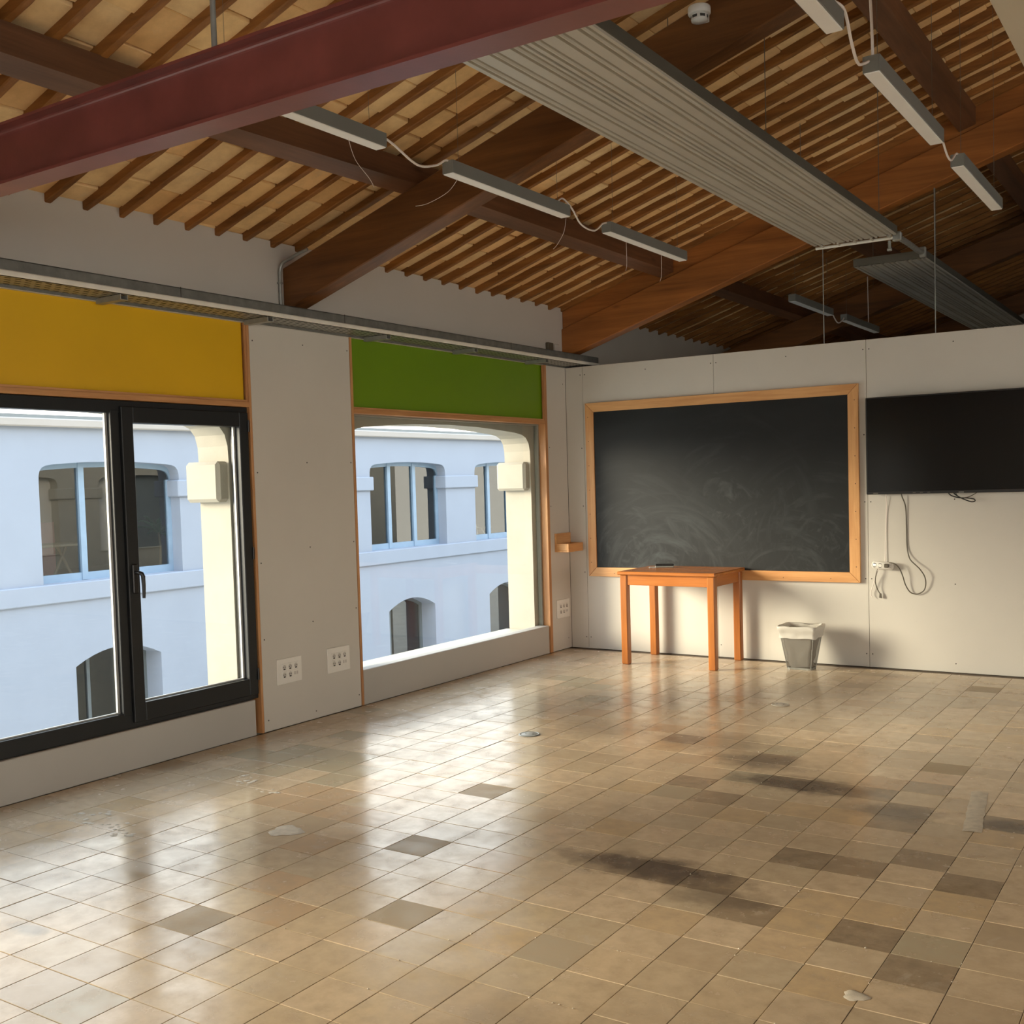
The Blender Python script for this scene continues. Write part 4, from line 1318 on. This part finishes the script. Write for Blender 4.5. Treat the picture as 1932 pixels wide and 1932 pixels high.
def eraser():
    t = thing('chalk_eraser', (1.005, 8.04, th), 'small black chalk eraser lying on the table', 'eraser')
    t.rotation_euler = (0, 0, .45)
    MB().box((-.075, -.028, 0), (.075, .028, .014), .004).build('felt', ['lamp_grey'], t)
    MB().box((-.075, -.026, .014), (.075, .026, .030), .006).build('grip', ['black'], t)
    s = MB().box((-.125, -.024, 0), (-.070, .022, .008), .003)
    s.build('cloth_flap', ['alu_grey'], t)
eraser()

# ------------------------------------------------------------------ waste bin with liner
def build_bin():
    t = thing('waste_bin', (2.145, 7.985, 0), 'grey wire mesh waste bin with a white plastic liner by the partition', 'bin')
    H = .325
    def ring(f, z, grow=0.0, n=10, wob=0.0, rs=None):
        hx, hy = (.094 + .046 * f) + grow, (.066 + .058 * f) + grow
        r = .022
        P = []
        for (cx, cy, a0) in ((hx - r, hy - r, 0), (-hx + r, hy - r, math.pi / 2), (-hx + r, -hy + r, math.pi), (hx - r, -hy + r, 1.5 * math.pi)):
            for k in range(4):
                a = a0 + math.pi / 2 * k / 3
                P.append(Vector((cx + r * math.cos(a), cy + r * math.sin(a), z)))
        # subdivide the straight sides
        Q = []
        m_ = len(P)
        for i, p in enumerate(P):
            Q.append(p)
            if i % 4 == 3:
                q = P[(i + 1) % m_]
                for k in range(1, n):
                    Q.append(p.lerp(q, k / n))
        if wob:
            for i, p in enumerate(Q):
                v = noise.noise(Vector((p.x * 26, p.y * 26, z * 30))) * wob
                d = Vector((p.x, p.y, 0)).normalized()
                p += d * v
                p.z += noise.noise(Vector((p.x * 14 + 5, p.y * 14, 1.7))) * wob * 1.6
        return Q
    def skin(rings, mat, name, smooth=True, cap=None):
        V = [p for r in rings for p in r]
        n = len(rings[0])
        F = []
        for k in range(len(rings) - 1):
            for i in range(n):
                i2 = (i + 1) % n
                F.append((k * n + i, k * n + i2, (k + 1) * n + i2, (k + 1) * n + i))
        mb = MB().add(V, F, 0, smooth)
        if cap == 'bottom':
            mb.add(rings[0], [tuple(range(n - 1, -1, -1))])
        return mb.build(name, [mat], t)
    skin([ring(0, .012), ring(1, H)], 'mesh_metal', 'mesh_body')
    skin([ring(-.02, 0, .001), ring(0, .014, .002), ring(0, .014, -.004)], 'zinc', 'base_band', False, 'bottom')
    sk = []
    for k in range(9):
        f = k / 8
        sk.append(ring(1 - .27 * f, H + .004 - .088 * f, .009 + .003 * math.sin(f * 7), 10, .006))
    skin([ring(1.0, H - .02, -.012, 10, .006), ring(1.0, H + .006, .002, 10, .004)] + sk, 'bag', 'liner_rim')
    inner = []
    for k in range(10):
        f = k / 9
        inner.append(ring(f, .022 + (H - .02) * f, -.009 - .007 * (1 - f), 10, .013 * (1 - .5 * f)))
    skin(inner, 'bag', 'liner_bag', True, 'bottom')
    for (sx, sy) in ((-1, -1), (1, -1), (1, 1), (-1, 1)):
        MB().tube([(sx * .090, sy * .062, .012), (sx * .134, sy * .118, H)], .0022, 6).build('corner_wire', ['zinc'], t)
build_bin()

# ------------------------------------------------------------------ chalk shelf in the corner, socket plates
def shelf():
    t = thing('chalk_shelf', (0, 7.993, .855), 'small pine chalk tray fixed in the corner by the chalkboard', 'shelf')
    L = YB - 7.993 - .004
    MB().box((0, 0, .0), (.016, L, .158), .002).build('back_board', ['frame_y'], t)
    MB().box((.016, .0, 0), (.122, L, .014), .002).build('bottom_board', ['frame_y'], t)
    MB().box((.122, .0, 0), (.138, L, .072), .002).build('front_board', ['frame_y'], t)
    MB().box((.016, .0, .014), (.122, .014, .072), .002).build('end_board', ['frame_x'], t)
    MB().box((.016, L - .014, .014), (.122, L, .072), .002).build('end_board', ['frame_x'], t)
shelf()
def socket_plate(y0, y1, z0, z1, label):
    t = thing('socket_plate', (0, y0, z0), label, 'socket plate', 'white socket plates')
    W, H = y1 - y0, z1 - z0
    MB().box((0, 0, 0), (.009, W, H), .003).build('plate', ['white'], t)
    for r in range(2):
        for c in range(3):
            cy, cz = W * (.27 + .235 * c), H * (.66 - .30 * r)
            MB().box((.008, cy - .0215, cz - .0225), (.0115, cy + .0215, cz + .0225), .002).build('module', ['white'], t)
            if c < 2 or r == 0:
                s = MB()
                V, F = [], []
                s.lathe([(0, .0118), (.0165, .0118), (.0185, .0135), (.020, .0118)], 18, 0, (0, cy, cz), 'x')
                so = s.build('socket', ['white'], t)
                hh = MB()
                hh.lathe([(0, .0124), (.014, .0124), (.0145, .0119)], 16, 0, (0, cy, cz), 'x')
                hh.build('recess', ['plaster'], so)
                for q in (-.0065, .0065):
                    MB().lathe([(0, .0130), (.0030, .0130), (.0032, .0122)], 8, 0, (0, cy + q, cz), 'x').build('pin_hole', ['hole'], so)
                MB().box((.0118, cy - .008, cz - .0165), (.0138, cy + .008, cz - .009), .0005).build('shade_clip', ['hole'], so)
            else:
                for q in (-.010, .010):
                    MB().box((.0112, cy + q - .0075, cz - .010), (.0125, cy + q + .0075, cz + .010), .0008).build('data_port', ['plaster'], t)
    return t
socket_plate(4.688, 4.898, .269, .425, 'left one of the two white socket plates on the pier')
socket_plate(5.131, 5.343, .269, .429, 'right one of the two white socket plates on the pier, by the green panel window')
socket_plate(7.993, 8.208, .279, .439, 'white socket plate in the corner below the chalk tray')

# ------------------------------------------------------------------ the building across the courtyard
def build_neighbour():
    XF, XB = -8.2, -8.48
    b = thing('neighbouring_building', (XF, 8, -5.2), 'pale building, tinted blue for sky shade, with arched windows across the courtyard', 'building')
    off = Vector((-XF, -8, 5.2))
    def bld(mb, name, mats, parent=b):
        if parent is b:
            mb.v = [tuple(Vector(p) + off) for p in mb.v]
        else:
            mb.v = [tuple(Vector(p) + off) for p in mb.v]
        return mb.build(name, mats, parent)
    P = 3.3
    ups, lows = [], []
    for k in range(0, 9):
        y0 = 8.558 + P * k
        ups.append((y0, y0 + 2.29, .295, arch_curve(y0, y0 + 2.29, 1.645)))
        lows.append((y0 + .42, y0 + 1.83, -4.2, seg_curve(y0 + .42, y0 + 1.83, -.855, .19)))
    ya, yb = 8.558 - .9, 8.558 + 9 * P  # near end is out of view, cut short to let in more sky light
    w = MB()
    wall_with_arches(w, XB, XF, ya, yb, .03, 2.40, ups)
    bld(w, 'upper_wall', ['facade'])
    w = MB()
    wall_with_arches(w, XB - .15, XF, ya, yb, -5.2, .03, lows)
    bld(w, 'lower_wall', ['facade'])
    bld(MB().box((XF - .02, ya, .04), (XF + .045, yb, .292), .012), 'string_course', ['facade'])
    bld(MB().box((XB, ya, 2.375), (XF + .10, yb, 2.485), .015), 'cornice', ['facade_warm'])
    for (y0, y1, z_, cv) in ups[:-1]:
        bld(MB().box((XB + .02, y1 - .06, 1.402), (XF + .05, y1 + (P - 2.29) + .06, 1.650), .015), 'impost', ['facade'])
    # rooms behind the windows
    r = MB()
    r.box((-14.4, ya, -.12), (XB, yb, .03))
    r.box((-14.4, ya, 2.40), (XB, yb, 2.56))
    r.box((-14.6, ya, -5.2), (-14.4, yb, 2.5))
    r.box((-14.4, ya, -5.2), (XB - .16, ya + .25, 2.4))
    r.box((-14.4, ya, -5.198), (XB - .2, yb, -5.1))
    for k in (2, 4, 6):
        yy = 8.558 + P * k - .55
        r.box((-14.4, yy, -5.2), (XB - .17, yy + .1, 2.4))
    bld(r, 'inner_walls', ['interior'])
    for k, (y0, y1, z_, cv) in enumerate(ups):
        if k > 5:
            continue
        fr = MB()
        xg0, xg1 = XB + .02, XB + .08
        W = y1 - y0
        for (p, q) in zip(cv[:-1], cv[1:]):
            fr.hexa([(xg0, p[0], p[1] - .07), (xg1, p[0], p[1] - .07), (xg0, q[0], q[1] - .07), (xg1, q[0], q[1] - .07), (xg0, p[0], p[1] + .01), (xg1, p[0], p[1] + .01), (xg0, q[0], q[1] + .01), (xg1, q[0], q[1] + .01)])
        fr.box((xg0, y0 - .01, .29), (xg1 - .002, y0 + .07, 1.66)).box((xg0, y1 - .07, .29), (xg1 - .002, y1 + .01, 1.66)).box((xg0, y0 + .07, .29), (xg1 - .001, y1 - .07, .40))
        fo = bld(fr, 'window', ['blue_frame'])
        ms = MB()
        for f in (.335, .665):
            ms.box((xg0 - .005, y0 + W * f - .045, .30), (xg1 + .012, y0 + W * f + .045, 1.93 - .02))
        m2 = MB()
        m2.v, m2.f, m2.mi, m2.sm = [tuple(Vector(p) + off) for p in ms.v], ms.f, ms.mi, ms.sm
        m2.build('mullion', ['blue_frame'], fo)
        g = MB()
        pts = [(p[0], min(p[1], 1.95) - .03) for p in cv]
        V = [(XB + .05, y0 + .03, .34)] + [(XB + .05, a, c) for a, c in pts] + [(XB + .05, y1 - .03, .34)]
        g.add([Vector(p) + off for p in V], [tuple(range(len(V)))])
        g.build('pane', ['glass_far'], fo)
    for k, (y0, y1, z_, cv) in enumerate(lows):
        if k > 5:
            continue
        fr = MB()
        xg0, xg1 = XB - .12, XB - .06
        fr.box((xg0, y0 - .01, -4.2), (xg1 - .002, y0 + .07, -.82)).box((xg0, y1 - .07, -4.2), (xg1 - .002, y1 + .01, -.82)).box((xg0, y0 + .40, -4.2), (xg1 - .004, y0 + .45, -.74)).box((xg0, y0 + .07, -2.2), (xg1 - .006, y1 - .07, -2.1))
        for (p, q) in zip(cv[:-1], cv[1:]):
            fr.hexa([(xg0, p[0], p[1] - .06), (xg1, p[0], p[1] - .06), (xg0, q[0], q[1] - .06), (xg1, q[0], q[1] - .06), (xg0, p[0], p[1] + .01), (xg1, p[0], p[1] + .01), (xg0, q[0], q[1] + .01), (xg1, q[0], q[1] + .01)])
        fo = bld(fr, 'window', ['grey_frame'])
        V = [(XB - .09, y0 + .03, -4.2)] + [(XB - .09, a, c - .02) for a, c in cv] + [(XB - .09, y1 - .03, -4.2)]
        MB().add([Vector(p) + off for p in V], [tuple(range(len(V)))]).build('pane', ['glass_far'], fo)
    gr = MB().box((-90, -90, -5.6), (90, 90, -5.2)).build('ground', ['courtyard'])
    tag(gr, 'pale courtyard paving far below the windows', 'ground', None, 'structure')
    # furniture glimpsed behind the far windows
    c = thing('shell_chair', (-9.4, 20.15, .03), 'cream shell chair behind the far window at the right', 'chair')
    sh = MB()
    for k in range(7):
        pass
    prof = []
    V, F = [], []
    for i in range(9):
        u = i / 8
        if u < .5:
            px_, pz = .24 - .44 * (u / .5), .44 - .02 * math.sin(u * 6.28)
        else:
            px_, pz = -.20 - .10 * ((u - .5) / .5), .44 + .46 * ((u - .5) / .5)
        for j in range(9):
            v_ = j / 8 * 2 - 1
            wd = .23 * (1 - .35 * max(0, (u - .75) / .25) ** 2)
            V.append((px_ + .06 * v_ * v_, v_ * wd, pz + .03 * v_ * v_))
    for i in range(8):
        for j in range(8):
            F.append((i * 9 + j, i * 9 + j + 1, (i + 1) * 9 + j + 1, (i + 1) * 9 + j))
    sh.add(V, F, 0, True).build('shell', ['cream_chair'], c)
    for sx in (-1, 1):
        for sy in (-1, 1):
            MB().tube([(sx * .10, sy * .10, .43), (sx * .24, sy * .22, 0)], .014, 6).build('leg', ['white'], c)
    t = thing('trestle_table', (-9.6, 9.3, .03), 'folding trestle table behind the far window at the left', 'table')
    MB().box((-.35, -.7, .70), (.35, .7, .735), .004).build('tabletop', ['wood_far'], t)
    for sy in (-.5, .5):
        for s_ in (-1, 1):
            MB().tube([(0, sy - s_ * .08, .70), (0, sy + s_ * .28, 0)], .022, 6).build('leg', ['wood_far'], t)
    pp = MB().box((-11.0, 8.9, .04), (-10.95, 10.6, 1.05)).build('pink_screen', ['pink'])
    tag(pp, 'pink screen standing in the far room at the left', 'screen')
    pl = thing('potted_palm', (-9.15, 11.2, .03), 'green potted palm behind the far window at the left', 'plant')
    MB().lathe([(0, 0), (.13, 0), (.17, .30), (.15, .30), (.14, .27), (0, .27)], 18).build('pot', ['terracotta'], pl)
    MB().tube([(0, 0, .25), (.02, .01, .6), (0, 0, .85)], .02, 7).build('stem', ['wood_far'], pl)
    rr = random.Random(5)
    for k in range(16):
        a = k * 2.4
        el = rr.uniform(.2, 1.2)
        L = rr.uniform(.45, .7)
        V, F = [], []
        for i in range(7):
            u = i / 6
            rad = L * u * math.cos(el)
            z = .8 + L * u * math.sin(el) - .5 * L * u * u
            wd = .045 * math.sin(math.pi * min(1, u * .9 + .08))
            cx, cy = rad * math.cos(a), rad * math.sin(a)
            V += [(cx - wd * math.sin(a), cy + wd * math.cos(a), z - .01), (cx, cy, z + .008), (cx + wd * math.sin(a), cy - wd * math.cos(a), z - .01)]
        for i in range(6):
            for q in (0, 1):
                F.append((i * 3 + q, i * 3 + q + 1, i * 3 + q + 4, i * 3 + q + 3))
        MB().add(V, F, 0, True).build('leaf', ['leaf'], pl)
build_neighbour()
